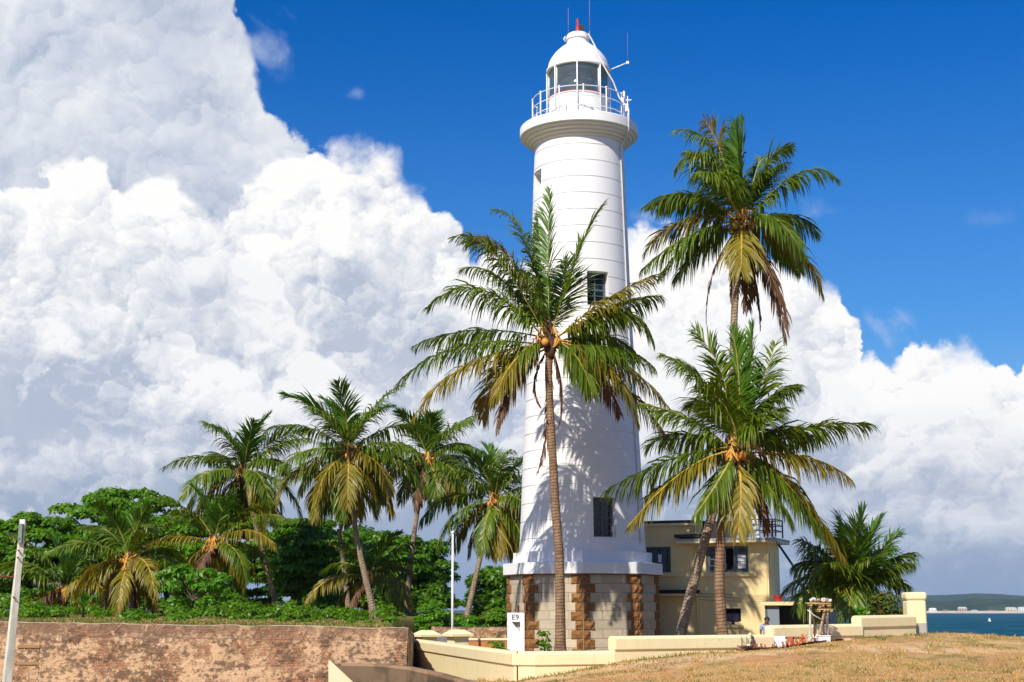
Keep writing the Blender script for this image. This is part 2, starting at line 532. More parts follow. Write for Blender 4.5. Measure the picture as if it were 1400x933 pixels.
def m_weathered(name, col, stain):
    "old lime wash: drips under the coping, grey mould, hairline cracks, patches of older paint"
    m, t, b = mat(name); p = worldpos(t)
    streak = noise(t, scaled(t, p, 3.0, 3.0, 0.35), 2.0, 6, 0.65); blot = noise(t, p, 0.9, 6, 0.65)
    c = nmix(t, (streak * .55 + blot * .45).step(.48, .7) * .36, col, stain)
    c = nmix(t, noise(t, p, 0.45, 4, .55).step(.5, .56) * .35, c.k, tuple(min(.9, k * 1.12) for k in col))
    mould = (noise(t, p, 3.2, 7, .72) * .6 + noise(t, scaled(t, p, 5, 5, .8), 2, 4, .6) * .4).step(.56, .66)
    c = nmix(t, mould * .2, c.k, (.19, .165, .11))
    w = t.nodes.new('ShaderNodeTexNoise'); t.links.new(p.k, w.inputs['Vector']); w.inputs['Scale'].default_value = 2.5
    va = t.nodes.new('ShaderNodeVectorMath'); va.operation = 'MULTIPLY_ADD'; t.links.new(w.outputs['Color'], va.inputs[0]); va.inputs[1].default_value = (.5, .5, .5); t.links.new(p.k, va.inputs[2])
    crack = voro(t, N(t, va.outputs[0]), 0.9, 'DISTANCE_TO_EDGE').step(.012, .003) * noise(t, p, .8, 3, .5).step(.45, .6)
    c = nmix(t, crack * .22, c.k, (.3, .22, .12))
    fn = noise(t, p, 38, 4, .6); c = nmix(t, fn.lin(.35, .7, 0, .25), c.k, tuple(k * .78 for k in col))
    put(t, c, b.inputs['Base Color']); b.inputs['Roughness'].default_value = .85; b.inputs['Specular IOR Level'].default_value = .2
    bump(t, b, fn * .4 + noise(t, p, 5, 5, .6) + crack * -.3, .3, .02)
    return m


M = {}
M['white'] = m_stained('white_paint', (0.84, 0.83, 0.81), (0.55, 0.52, 0.46), 0.28, (2.5, 2.5, 0.16))
M['white_metal'] = m_plain('white_metal', (0.80, 0.80, 0.79), 0.45, 0.06)
M['cream_band'] = m_stained('cream_cornice', (0.78, 0.75, 0.66), (0.5, 0.42, 0.3), 0.35, (2.5, 2.5, 0.3))
M['groove'] = m_plain('groove', (0.45, 0.43, 0.40), 0.9, 0.2)
M['yellow'] = m_stained('yellow_plaster', (0.80, 0.63, 0.31), (0.5, 0.37, 0.17), 0.45, (2.0, 2.0, 0.3))
M['cream'] = m_weathered('cream_plaster', (0.84, 0.72, 0.42), (0.5, 0.39, 0.21))
M['cream_pale'] = m_stained('pale_cream_plaster', (0.74, 0.64, 0.42), (0.42, 0.34, 0.2), 0.5, (1.6, 1.6, 0.5))
M['dark'] = m_plain('dark_metal', (0.02, 0.022, 0.025), 0.5, 0.2)
M['black'] = m_plain('black_roof_edge', (0.012, 0.012, 0.014), 0.6, 0.2)
M['frame'] = m_plain('blue_grey_frame', (0.075, 0.10, 0.125), 0.5, 0.12)
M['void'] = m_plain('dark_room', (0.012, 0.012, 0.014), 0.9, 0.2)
M['concrete'] = m_stained('concrete', (0.42, 0.40, 0.36), (0.2, 0.18, 0.15), 0.6, (2, 2, 0.4))
M['red'] = m_plain('red_paint', (0.45, 0.025, 0.015), 0.5, 0.1)
M['rust'] = m_plain('rust_iron', (0.16, 0.05, 0.02), 0.8, 0.3, 12)
M['wood'] = m_plain('weathered_wood', (0.30, 0.22, 0.14), 0.8, 0.25, 14, bmp=0.3)
M['darkwood'] = m_plain('dark_wood', (0.09, 0.05, 0.03), 0.7, 0.25, 14)
M['cable'] = m_plain('cable', (0.62, 0.61, 0.58), 0.6, 0.08)


def m_glass(name, tint, refl=0.25, rough=0.03, trans=0.5):
    m, t, b = mat(name)
    tr = t.nodes.new('ShaderNodeBsdfTransparent'); tr.inputs[0].default_value = tint + (1,)
    gl = t.nodes.new('ShaderNodeBsdfGlossy'); gl.inputs['Roughness'].default_value = rough; gl.inputs[0].default_value = (0.9, 0.95, 1, 1)
    df = t.nodes.new('ShaderNodeBsdfDiffuse'); df.inputs[0].default_value = (tint[0] * 0.32, tint[1] * 0.32, tint[2] * 0.32, 1)
    m1 = t.nodes.new('ShaderNodeMixShader'); m2 = t.nodes.new('ShaderNodeMixShader')
    m1.inputs[0].default_value = trans; t.links.new(df.outputs[0], m1.inputs[1]); t.links.new(tr.outputs[0], m1.inputs[2])
    m2.inputs[0].default_value = refl; t.links.new(m1.outputs[0], m2.inputs[1]); t.links.new(gl.outputs[0], m2.inputs[2])
    t.links.new(m2.outputs[0], t.nodes['Material Output'].inputs[0])
    return m


M['lantern_glass'] = m_glass('lantern_glass', (0.68, 0.82, 0.76), 0.07, 0.02, 0.72)
M['pane'] = m_glass('window_pane', (0.03, 0.04, 0.05), 0.03, 0.05, 0.3)


def m_brickwall():
    "old rampart wall: rubble brick under flaking lime plaster with dark stains"
    m, t, b = mat('rampart_brick'); p = worldpos(t)
    u = t.nodes.new('ShaderNodeUVMap'); uv = N(t, u.outputs[0])
    w = t.nodes.new('ShaderNodeTexNoise'); t.links.new(p.k, w.inputs['Vector']); w.inputs['Scale'].default_value = 2.3; w.inputs['Detail'].default_value = 3
    va = t.nodes.new('ShaderNodeVectorMath'); va.operation = 'MULTIPLY_ADD'
    t.links.new(w.outputs['Color'], va.inputs[0]); va.inputs[1].default_value = (0.17, 0.13, 0); t.links.new(uv.k, va.inputs[2])
    br = t.nodes.new('ShaderNodeTexBrick'); t.links.new(va.outputs[0], br.inputs['Vector'])
    br.inputs['Scale'].default_value = 1.0; br.inputs['Brick Width'].default_value = 0.24; br.inputs['Row Height'].default_value = 0.075
    br.inputs['Mortar Size'].default_value = 0.012; br.inputs['Mortar Smooth'].default_value = 0.7; br.inputs['Bias'].default_value = -0.2
    br.inputs['Color1'].default_value = (0.36, 0.13, 0.065, 1); br.inputs['Color2'].default_value = (0.29, 0.10, 0.05, 1)
    br.inputs['Mortar'].default_value = (0.48, 0.33, 0.2, 1)
    mot = noise(t, p, 3.4, 7, 0.66)
    c = nmix(t, mot.lin(0.36, 0.60), br.outputs[0], (0.36, 0.18, 0.10))
    c = nmix(t, noise(t, p, 7.0, 6, 0.7).lin(0.45, 0.7, 0, .75), c.k, (0.46, 0.30, 0.18))
    pl1 = noise(t, p, 0.55, 7, 0.68, 0.4)
    plaster = (pl1 * 0.62 + noise(t, p, 5.0, 5, 0.7) * 0.38).step(0.425, 0.51)
    c = nmix(t, plaster, c.k, nmix(t, noise(t, p, 2.0, 6, 0.65), (0.42, 0.26, 0.145), (0.76, 0.53, 0.32)).k)
    st1 = (noise(t, scaled(t, p, 1, 1, 2.2), 1.25, 7, 0.7) * 0.65 + noise(t, p, 9.0, 4, 0.6) * 0.35).step(0.475, 0.56)
    c = nmix(t, st1 * 0.9, c.k, (0.15, 0.092, 0.058))
    sz = t.nodes.new('ShaderNodeSeparateXYZ'); t.links.new(uv.k, sz.inputs[0])
    topb = N(t, sz.outputs[1]).step(.62, .95) * (noise(t, scaled(t, p, 1.3, 1, .5), 1.6, 6, 0.7)).step(.34, .52)
    c = nmix(t, topb * .85, c.k, (0.23, 0.14, 0.085))
    speck = voro(t, p, 11, 'F1').step(0.26, 0.16) * noise(t, p, 1.7, 3, 0.5).step(0.5, 0.62)
    c = nmix(t, speck * 0.7, c.k, (0.62, 0.44, 0.28))
    fl = (noise(t, scaled(t, p, 1, 1, 2.6), 6.5, 5, .62) * .6 + noise(t, p, 1.1, 4, .6) * .4).step(.55, .60); c = nmix(t, fl * .75, c.k, (.23, .145, .09))
    put(t, c, b.inputs['Base Color']); b.inputs['Roughness'].default_value = 0.9; b.inputs['Specular IOR Level'].default_value = 0.2
    bump(t, b, plaster * 0.5 + mot * 0.8 + N(t, br.outputs['Fac']) * (plaster * 0.18 - 0.22) + noise(t, p, 22, 4, 0.65) * 0.5, 0.9, 0.05)
    return m


def m_ashlar():
    m, t, b = mat('ashlar_stone'); p = worldpos(t)
    u = t.nodes.new('ShaderNodeUVMap'); uv = N(t, u.outputs[0])
    br = t.nodes.new('ShaderNodeTexBrick'); t.links.new(uv.k, br.inputs['Vector'])
    br.inputs['Scale'].default_value = 1.0; br.inputs['Brick Width'].default_value = 0.86; br.inputs['Row Height'].default_value = 0.365
    br.inputs['Mortar Size'].default_value = 0.014; br.inputs['Mortar Smooth'].default_value = 0.3
    br.inputs['Color1'].default_value = (0.68, 0.56, 0.37, 1); br.inputs['Color2'].default_value = (0.43, 0.36, 0.26, 1); br.inputs['Mortar'].default_value = (0.16, 0.12, 0.08, 1)
    c = nmix(t, noise(t, p, 2.2, 6, 0.65).lin(0.35, 0.7), br.outputs[0], (0.42, 0.36, 0.26))
    c = nmix(t, noise(t, p, 30, 4, 0.6).lin(0.4, 0.75, 0, 0.35), c.k, (0.25, 0.2, 0.14))
    put(t, c, b.inputs['Base Color']); b.inputs['Roughness'].default_value = 0.85
    bump(t, b, N(t, br.outputs['Fac']) * -0.6 + noise(t, p, 14, 5, 0.6) * 0.5, 0.5, 0.02)
    return m


def m_quoin():
    m, t, b = mat('rough_brown_stone'); p = worldpos(t); r = island(t)
    c = nmix(t, noise(t, p, 7, 6, 0.7).lin(0.3, 0.7), (0.09, 0.034, 0.010), (0.42, 0.20, 0.055))
    c = nmix(t, r * 0.6, c.k, (0.25, 0.10, 0.028))
    put(t, c, b.inputs['Base Color']); b.inputs['Roughness'].default_value = 0.9
    bump(t, b, noise(t, p, 11, 6, 0.7), 0.9, 0.06)
    return m


def m_leaf(name, a, c_, dry=None, dryamt=0.0, trans=0.35, rough=0.42, nscale=0.6):
    m, t, b = mat(name); p = worldpos(t); r = island(t)
    k = (r * 0.6 + noise(t, p, nscale, 3, 0.5) * 0.7 - 0.15).clamp()
    c = nmix(t, k, a, c_)
    if dry: c = nmix(t, (r * 7.13).m('FRACT').step(1 - dryamt, min(1.0, 1 - dryamt + 0.15)), c.k, dry)
    put(t, c, b.inputs['Base Color']); b.inputs['Roughness'].default_value = rough; b.inputs['Specular IOR Level'].default_value = 0.45
    tl = t.nodes.new('ShaderNodeBsdfTranslucent')
    hs_ = t.nodes.new('ShaderNodeHueSaturation'); hs_.inputs['Hue'].default_value = 0.485; hs_.inputs['Value'].default_value = 1.25; hs_.inputs['Saturation'].default_value = 1.1
    put(t, c, hs_.inputs['Color']); t.links.new(hs_.outputs[0], tl.inputs[0])
    mx = t.nodes.new('ShaderNodeMixShader'); mx.inputs[0].default_value = trans
    t.links.new(b.outputs[0], mx.inputs[1]); t.links.new(tl.outputs[0], mx.inputs[2])
    t.links.new(mx.outputs[0], t.nodes['Material Output'].inputs[0])
    return m


M['brick'] = m_brickwall(); M['ashlar'] = m_ashlar(); M['quoin'] = m_quoin()
M['frond_young'] = m_leaf('frond_young', (0.05, 0.15, 0.010), (0.13, 0.26, 0.02), (0.22, 0.2, 0.04), 0.05)
M['frond'] = m_leaf('frond_green', (0.055, 0.13, 0.006), (0.20, 0.27, 0.014), (0.20, 0.15, 0.035), 0.08)
M['frond_old'] = m_leaf('frond_yellowing', (0.14, 0.145, 0.010), (0.38, 0.30, 0.02), (0.26, 0.16, 0.045), 0.22)
M['frond_dead'] = m_leaf('frond_dead', (0.085, 0.04, 0.02), (0.20, 0.10, 0.045), (0.28, 0.18, 0.1), 0.2, 0.15, 0.8)
M['rachis'] = m_plain('frond_rib', (0.38, 0.30, 0.05), 0.55, 0.2, 4)
M['rachis_old'] = m_plain('frond_rib_old', (0.58, 0.34, 0.05), 0.6, 0.2, 4)
M['rachis_dead'] = m_plain('frond_rib_dead', (0.20, 0.10, 0.045), 0.8, 0.2, 4)
M['coconut'] = m_plain('coconut', (0.62, 0.25, 0.03), 0.45, 0.25, 5)
M['coconut_green'] = m_plain('coconut_green', (0.32, 0.24, 0.03), 0.45, 0.25, 5)
M['spathe'] = m_plain('flower_stalk', (0.75, 0.40, 0.08), 0.7, 0.2, 6)
M['fibre'] = m_plain('crown_fibre', (0.11, 0.055, 0.025), 0.95, 0.3, 14, bmp=0.6)
M['leaf'] = m_leaf('broadleaf', (0.07, 0.19, 0.006), (0.19, 0.40, 0.014), (0.22, 0.24, 0.03), 0.07, 0.5, 0.4)
M['leaf_bright'] = m_leaf('broadleaf_bright', (0.07, 0.22, 0.010), (0.17, 0.40, 0.020), (0.24, 0.24, 0.04), 0.06, 0.5, 0.4)
M['leaf_dark'] = m_leaf('broadleaf_dark', (0.055, 0.165, 0.006), (0.16, 0.35, 0.014), (0.18, 0.2, 0.03), 0.07, 0.48, 0.4)
M['leaf_rusty'] = m_leaf('rusty_shrub_leaf', (0.05, 0.11, 0.015), (0.13, 0.17, 0.025), (0.28, 0.12, 0.03), 0.22, 0.35, 0.5)
M['banana'] = m_leaf('banana_leaf', (0.05, 0.17, 0.015), (0.11, 0.27, 0.03), None, 0, 0.45, 0.4)


def m_trunk(name, a, c_, ring):
    m, t, b = mat(name); p = worldpos(t)
    u = t.nodes.new('ShaderNodeUVMap'); s = t.nodes.new('ShaderNodeSeparateXYZ'); t.links.new(u.outputs[0], s.inputs[0])
    v = N(t, s.outputs[1]) + (noise(t, p, 2.2, 4, 0.6) - 0.5) * 0.22
    rg = (v / 0.115).m('FRACT'); rg = (rg - 0.5).abs().step(0.28, 0.5)
    c = nmix(t, noise(t, p, 2.6, 6, 0.7).lin(0.32, 0.68), a, c_)
    c = nmix(t, noise(t, scaled(t, p, 9, 9, 1.5), 1.5, 4, 0.6).lin(0.4, 0.7, 0, 0.6), c.k, tuple(k * 0.55 for k in a))
    c = nmix(t, rg * (0.2 + noise(t, p, 5.0, 4, 0.6) * 0.6), c.k, ring)
    put(t, c, b.inputs['Base Color']); b.inputs['Roughness'].default_value = 0.9; b.inputs['Specular IOR Level'].default_value = 0.2
    bump(t, b, rg * -0.8 + noise(t, p, 16, 5, 0.65) * 0.6, 0.8, 0.03)
    return m


M['trunk'] = m_trunk('palm_trunk', (0.25, 0.18, 0.12), (0.44, 0.34, 0.24), (0.12, 0.08, 0.055))
M['trunk_brown'] = m_trunk('palm_trunk_brown', (0.20, 0.115, 0.065), (0.38, 0.25, 0.15), (0.09, 0.05, 0.03))
M['bark'] = m_plain('bark', (0.11, 0.08, 0.055), 0.9, 0.3, 6, bmp=0.6)
# ------------------------------------------------------------------ ground
def sst(a, b, x):
    q = np.clip((x - a) / (b - a), 0, 1); return q * q * (3 - 2 * q)


CTRL = [(558, 918, 57.0), (640, 926, 48.5), (706, 932, 40.6), (780, 920, 40.6), (860, 902, 41.0), (986, 893, 42.0), (1015, 889, 42.8),
        (1110, 878, 44.3), (1170, 873, 45.6), (1268, 867.5, 48.5), (1330, 869, 49.5), (1400, 873, 49.5), (760, 933, 38.0), (900, 925, 38.5), (1000, 933, 35.5),
        (1200, 933, 34.0), (1400, 933, 33.0), (1100, 905, 39.5), (1250, 895, 42.0), (1400, 895, 43.0)]
cp = [tuple(at(*c)) for c in CTRL] + [(0, 0, -.1), (12, 10, -.1), (-10, 8, -.5), (25, 20, 0), (-4, 30, -.8), (-14, 33, -1.1), (-16, 42, -1.1), (-5, 43, -1.0), (-4.5, 50, -.9),
     (0, 54, -.15), (3, 63, -.1), (9, 62, -.1), (12, 58, 0), (6, 48, -.1), (10, 50, .05), (7.75, 45.4, -.1), (8.6, 46.2, -.05), (4, 45, -.1), (-2, 64, -.3), (28, 46, .3), (-30, 40, -1.2), (5, 75, -.1), (-40, 20, -1)]
cp = np.array(cp)


def tps(d):
    return np.where(d > 1e-9, d * d * np.log(np.maximum(d, 1e-9)), 0)


_n = len(cp)
_d = np.hypot(cp[:, None, 0] - cp[None, :, 0], cp[:, None, 1] - cp[None, :, 1])
_A = np.zeros((_n + 3, _n + 3)); _A[:_n, :_n] = tps(_d) + np.eye(_n) * 1.5
_A[:_n, _n] = 1; _A[:_n, _n + 1:] = cp[:, :2]; _A[_n, :_n] = 1; _A[_n + 1:, :_n] = cp[:, :2].T
_w = np.linalg.solve(_A, np.concatenate([cp[:, 2], [0, 0, 0]]))
WALL_Y = 44.0
SEA_Z = -6.5


def vnoise(x, y, s, seed=0):
    "smooth value noise for terrain and hills"
    x = np.asarray(x, dtype=np.float64) / s; y = np.asarray(y, dtype=np.float64) / s
    xi = np.floor(x).astype(np.int64); yi = np.floor(y).astype(np.int64); fx = x - xi; fy = y - yi
    def h(a, b):
        k = (a * 374761393 + b * 668265263 + seed * 1442695) & 0xffffffff
        k = ((k ^ (k >> 13)) * 1274126177) & 0xffffffff
        return ((k ^ (k >> 16)) & 0xffff) / 65535.0
    fx = fx * fx * (3 - 2 * fx); fy = fy * fy * (3 - 2 * fy)
    return (h(xi, yi) * (1 - fx) + h(xi + 1, yi) * fx) * (1 - fy) + (h(xi, yi + 1) * (1 - fx) + h(xi + 1, yi + 1) * fx) * fy


def gz(x, y):
    x = np.asarray(x, dtype=np.float64); y = np.asarray(y, dtype=np.float64); sh = x.shape
    xf, yf = x.ravel(), y.ravel()
    z = np.full(xf.shape, _w[_n]) + _w[_n + 1] * xf + _w[_n + 2] * yf
    for i in range(_n): z += _w[i] * tps(np.hypot(xf - cp[i, 0], yf - cp[i, 1]))
    z = np.clip(z, -1.4, 0.75)
    far = sst(64, 74, yf); z = z * (1 - far) + far * 0.1
    side = sst(18, 30, np.abs(xf)); z = z * (1 - side) + side * np.where(xf > 0, 0.25, -1.0)
    # terrace held by the rampart wall on the left
    xe = np.interp(yf, [44, 60, 66, 80], [-3.5, -4.5, -4.9, -2.5])
    terr = sst(WALL_Y + 0.28, WALL_Y + 0.34, yf) * sst(0.15, -0.15, xf - xe)
    z = z * (1 - terr) + terr * (np.interp(xf, [-15.4, -3.1], [1.13, 0.96]) + 0.05 * vnoise(xf, yf, 2.0, 3) + 0.3 * sst(60, 90, yf))
    z = z + 0.05 * (vnoise(xf, yf, 1.3, 1) - .5) * (1 - terr) * sst(60, 45, yf) + 0.025 * (vnoise(xf, yf, 0.45, 2) - .5) * sst(60, 45, yf)
    # down to the sea
    drop = sst(50.5, 60, yf) * sst(13.6, 17, xf)
    drop = np.maximum(drop, sst(118, 135, yf)); drop = np.maximum(drop, sst(75, 95, yf) * sst(4, 12, xf)); drop = np.maximum(drop, sst(55, 80, xf)); drop = np.maximum(drop, sst(110, 140, -xf))
    z = z * (1 - drop) + drop * (SEA_Z - 3)
    return z.reshape(sh)


def g1(x, y): return float(gz(np.array([x]), np.array([y]))[0])


def axis(spans):
    out = []
    for a, b, st in spans: out += list(np.arange(a, b, st))
    return np.array(out + [spans[-1][1]])


gx = axis([(-150, -40, 5), (-40, -12, 0.8), (-12, 20, 0.22), (20, 40, 1.0), (40, 100, 5)])
gy = axis([(-40, 20, 3), (20, 32, 0.6), (32, 44.26, 0.2), (44.26, 44.4, 0.07), (44.4, 54, 0.25), (54, 80, 0.8), (80, 150, 3)])
GX, GY = np.meshgrid(gx, gy); GZ = gz(GX, GY)
nx, ny = len(gx), len(gy)
ii = (np.arange(ny - 1)[:, None] * nx + np.arange(nx - 1)[None, :]).ravel()
m, t, b = mat('dry_ground'); p = worldpos(t)
n1 = noise(t, p, 0.32, 6, 0.62, 0.3); n2 = noise(t, p, 2.4, 6, 0.68); n3 = noise(t, p, 26, 4, 0.7); n4 = noise(t, scaled(t, p, 1, 0.5, 1), 0.5, 6, 0.65, 0.6)
soil = nmix(t, n2.lin(0.3, 0.7), (0.46, 0.21, 0.075), (0.68, 0.42, 0.20))
straw = nmix(t, n3.lin(0.3, 0.7), (0.44, 0.28, 0.10), (0.70, 0.47, 0.19))
c = nmix(t, (n1 * 0.6 + n2 * 0.4).step(0.44, 0.54), soil.k, straw.k)
c = nmix(t, (n4 * 0.55 + n2 * 0.45).step(0.50, 0.58) * 0.8, c.k, (0.21, 0.19, 0.05))
c = nmix(t, n3.lin(0.45, 0.8, 0, 0.5), c.k, (0.26, 0.13, 0.05))
s_ = t.nodes.new('ShaderNodeSeparateXYZ'); t.links.new(p.k, s_.inputs[0])
X_, Y_ = N(t, s_.outputs[0]), N(t, s_.outputs[1])
for a_, b_, w_, o_ in ((39.5, .27, .75, .9), (37.2, .55, .35, .6)):      # trodden paths
    dd = ((Y_ - (X_ * b_ + a_)) + (n2 - .5) * 1.3 + (n1 - .5) * 1.5).abs()
    c = nmix(t, dd.step(w_, w_ * .35) * o_, c.k, nmix(t, n2.lin(.3, .7), (.62, .38, .19), (.80, .58, .34)).k)
grn = N(t, s_.outputs[1]).step(44.2, 44.3) * N(t, s_.outputs[0]).step(-2.0, -3.4)
c = nmix(t, grn, c.k, nmix(t, n2.lin(0.35, 0.65), (0.10, 0.13, 0.025), (0.24, 0.17, 0.06)).k)
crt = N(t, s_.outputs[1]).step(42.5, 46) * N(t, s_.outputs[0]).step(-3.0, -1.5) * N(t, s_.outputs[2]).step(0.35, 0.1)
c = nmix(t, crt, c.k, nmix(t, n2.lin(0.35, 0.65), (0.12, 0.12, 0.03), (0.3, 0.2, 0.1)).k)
put(t, c, b.inputs['Base Color']); b.inputs['Roughness'].default_value = 0.95; b.inputs['Specular IOR Level'].default_value = 0.1
bump(t, b, n3 + n2 * 1.5, 0.7, 0.04)
M['ground'] = m
ground = np_obj('ground', np.stack([GX.ravel(), GY.ravel(), GZ.ravel()], 1), np.stack([ii, ii + 1, ii + nx + 1, ii + nx], 1), m, smooth=True)
tag(ground, kind='structure')

# ------------------------------------------------------------------ sea
m, t, b = mat('sea_water'); p = worldpos(t)
b.inputs['Base Color'].default_value = (0.004, 0.04, 0.06, 1); b.inputs['Roughness'].default_value = 0.22; b.inputs['IOR'].default_value = 1.33
w1 = noise(t, scaled(t, p, 0.05, 0.02, 1), 1.0, 8, 0.62); w2 = noise(t, scaled(t, p, 0.5, 0.25, 1), 1.0, 5, 0.6)
put(t, nmix(t, w1.lin(0.35, 0.65), (0.001, 0.030, 0.055), (0.003, 0.066, 0.082)), b.inputs['Base Color'])
b.inputs['Specular IOR Level'].default_value = 0.02
bump(t, b, w1 * 3.0 + w2, 1.0, 1.5)
df = t.nodes.new('ShaderNodeBsdfDiffuse'); gl = t.nodes.new('ShaderNodeBsdfGlossy'); mx = t.nodes.new('ShaderNodeMixShader')
put(t, nmix(t, w1.lin(.35, .65), (0.002, 0.050, 0.085), (0.006, 0.100, 0.120)), df.inputs[0]); gl.inputs['Roughness'].default_value = .3; gl.inputs[0].default_value = (.6, .8, 1, 1)
for l_ in list(b.inputs['Normal'].links): t.links.new(l_.from_socket, gl.inputs['Normal'])
put(t, (w2 * .6 + w1 * .4).lin(.35, .7, .02, .16), mx.inputs[0]); t.links.new(df.outputs[0], mx.inputs[1]); t.links.new(gl.outputs[0], mx.inputs[2])
t.links.new(mx.outputs[0], t.nodes['Material Output'].inputs[0])
M['sea'] = m
mb = MB()
xs = [-30000, -3000, -600, -200, 0, 50, 200, 600, 3000, 30000]; ys = [-3000, 0, 60, 150, 400, 1000, 3000, 30000]
vs = [(x, y, SEA_Z) for y in ys for x in xs]
mb.add(vs, [(j * 10 + i, j * 10 + i + 1, j * 10 + i + 11, j * 10 + i + 10) for j in range(7) for i in range(9)])
tag(mb.build('sea', m), kind='structure')

# ------------------------------------------------------------------ far shore: hills with woods, beach
m, t, b = mat('wooded_hills'); p = worldpos(t)
n1 = noise(t, p, 0.02, 6, 0.7)
put(t, nmix(t, n1.lin(0.35, 0.65), (0.018, 0.038, 0.022), (0.05, 0.085, 0.03)), b.inputs['Base Color']); b.inputs['Roughness'].default_value = 1
b.inputs['Specular IOR Level'].default_value = 0
M['hills'] = m
SH = 3400.0
hx = np.arange(560, 4200, 14.0); hy = np.concatenate([np.arange(SH, SH + 320, 14.0), np.arange(SH + 320, SH + 4200, 70)])
HX, HY = np.meshgrid(hx, hy); HR = HY - SH + 40 * (vnoise(HX, HY * 0, 160, 5) - .5)
wood = 11 * sst(30, 70, HR) * (0.55 + 0.9 * vnoise(HX, HY, 90, 7)) + 5 * (vnoise(HX, HY, 26, 8) - .3) * sst(30, 70, HR)
prof = np.interp(HX, [-1500, 300, 900, 1010, 1110, 1190, 1290, 1370, 1440, 1540, 1700, 2100, 4200], [40, 60, 100, 122, 90, 70, 78, 118, 92, 118, 90, 60, 40])
prof2 = np.interp(HX, [-1500, 1800, 1950, 2080, 2250, 2450, 2700, 2900, 3000, 3200, 4200], [100, 210, 235, 250, 200, 160, 190, 150, 170, 200, 100])
hill = (prof - 15) * 0.27 * np.exp(-((HR - 900) / 380.0) ** 2) * (0.86 + 0.2 * vnoise(HX, HY, 330, 9)) + prof2 * 0.25 * np.exp(-((HR - 3200) / 600.0) ** 2) * (0.85 + 0.25 * vnoise(HX, HY, 500, 10))
HZ = SEA_Z + np.where(HR > 5, 2.0 + wood + hill, -3.0 + 5 * sst(-20, 5, HR))
nx, ny = len(hx), len(hy); ii = (np.arange(ny - 1)[:, None] * nx + np.arange(nx - 1)[None, :]).ravel()
tag(np_obj('hills', np.stack([HX.ravel(), HY.ravel(), HZ.ravel()], 1), np.stack([ii, ii + 1, ii + nx + 1, ii + nx], 1), m, smooth=False), kind='structure')
mb = MB(); M['sand'] = m_plain('sand', (0.62, 0.55, 0.44), 0.9, 0.1, 0.05)
bx_ = np.arange(570, 4100, 30.0); vs = []
for x in bx_:
    y0 = SH + 5 - float(40 * (vnoise(x, 0, 160, 5) - .5))
    vs += [(x, y0 - 10, SEA_Z + 0.2), (x, y0 + 8, SEA_Z + 3.2), (x, y0 + 24, SEA_Z + 5.6)]
n_ = len(bx_)
mb.add(vs, [(i * 3 + k, i * 3 + 3 + k, i * 3 + 4 + k, i * 3 + 1 + k) for i in range(n_ - 1) for k in (0, 1)])
tag(mb.build('beach', M['sand']), kind='structure')

# ------------------------------------------------------------------ rampart wall
root = thing('rampart_wall', (-14, WALL_Y, -1.2), 'long weathered brown brick wall with flaking plaster below the palms on the left', 'wall')


def rough_wall(x0, y0, x1, y1, zt0, zt1, zb, th, rough=0.05, step=0.16, seed=0):
    "masonry wall with an uneven face and top; returns V, F, uv"
    L = hypot(x1 - x0, y1 - y0); n = int(L / step); k = 12
    s = np.linspace(0, L, n); fr = s / L
    zt = zt0 + (zt1 - zt0) * fr + 0.05 * (vnoise(s, s * 0, 0.7, seed + 20) - .5) + 0.03 * (vnoise(s, s * 0, 0.22, seed + 21) - .5)
    ux, uy = (x1 - x0) / L, (y1 - y0) / L; nxn, nyn = uy, -ux
    rows = []
    for j in range(k + 1):
        h = j / k; z = zb + (zt - 0.05 - zb) * h
        off = th / 2 + rough * (vnoise(s + 50, z * 3, 0.4, seed) - .5) + 0.6 * rough * (vnoise(s, z * 2, 0.15, seed + 1) - .5)
        rows.append((off, z))
    rows.append((np.full(n, th / 2 - 0.05), zt - 0.012 + 0.02 * (vnoise(s, s * 0, .2, seed + 3) - .5)))
    rows.append((np.full(n, 0.0), zt)); rows.append((np.full(n, -th / 2 + 0.05), zt - 0.01)); rows.append((np.full(n, -th / 2), zt - 0.06)); rows.append((np.full(n, -th / 2), np.full(n, zb)))
    V = np.concatenate([np.stack([x0 + ux * s + nxn * o, y0 + uy * s + nyn * o, z], 1) for o, z in rows])
    q = (np.arange(len(rows) - 1)[:, None] * n + np.arange(n - 1)[None, :]).ravel()
    F = np.stack([q, q + 1, q + n + 1, q + n], 1)
    Vuv = np.concatenate([np.stack([s, z + (0 if i <= k else 0.3 * (i - k))], 1) for i, (o, z) in enumerate(rows)])
    for idx, rev in ((0, 0), (n - 1, 1)):   # end caps
        base = len(V); pts = V[[r * n + idx for r in range(len(rows))]]
        V = np.concatenate([V, pts]); Vuv = np.concatenate([Vuv, np.stack([np.linspace(0, 0.6, len(rows)), pts[:, 2]], 1)])
        half = len(rows)
        f = [(base + i, base + i + 1, base + half - 2 - i, base + half - 1 - i) for i in range(half // 2 - 1)]
        F = np.concatenate([F, np.array([x[::-1] if rev else x for x in f])])
    return V, F, Vuv[F.ravel()]


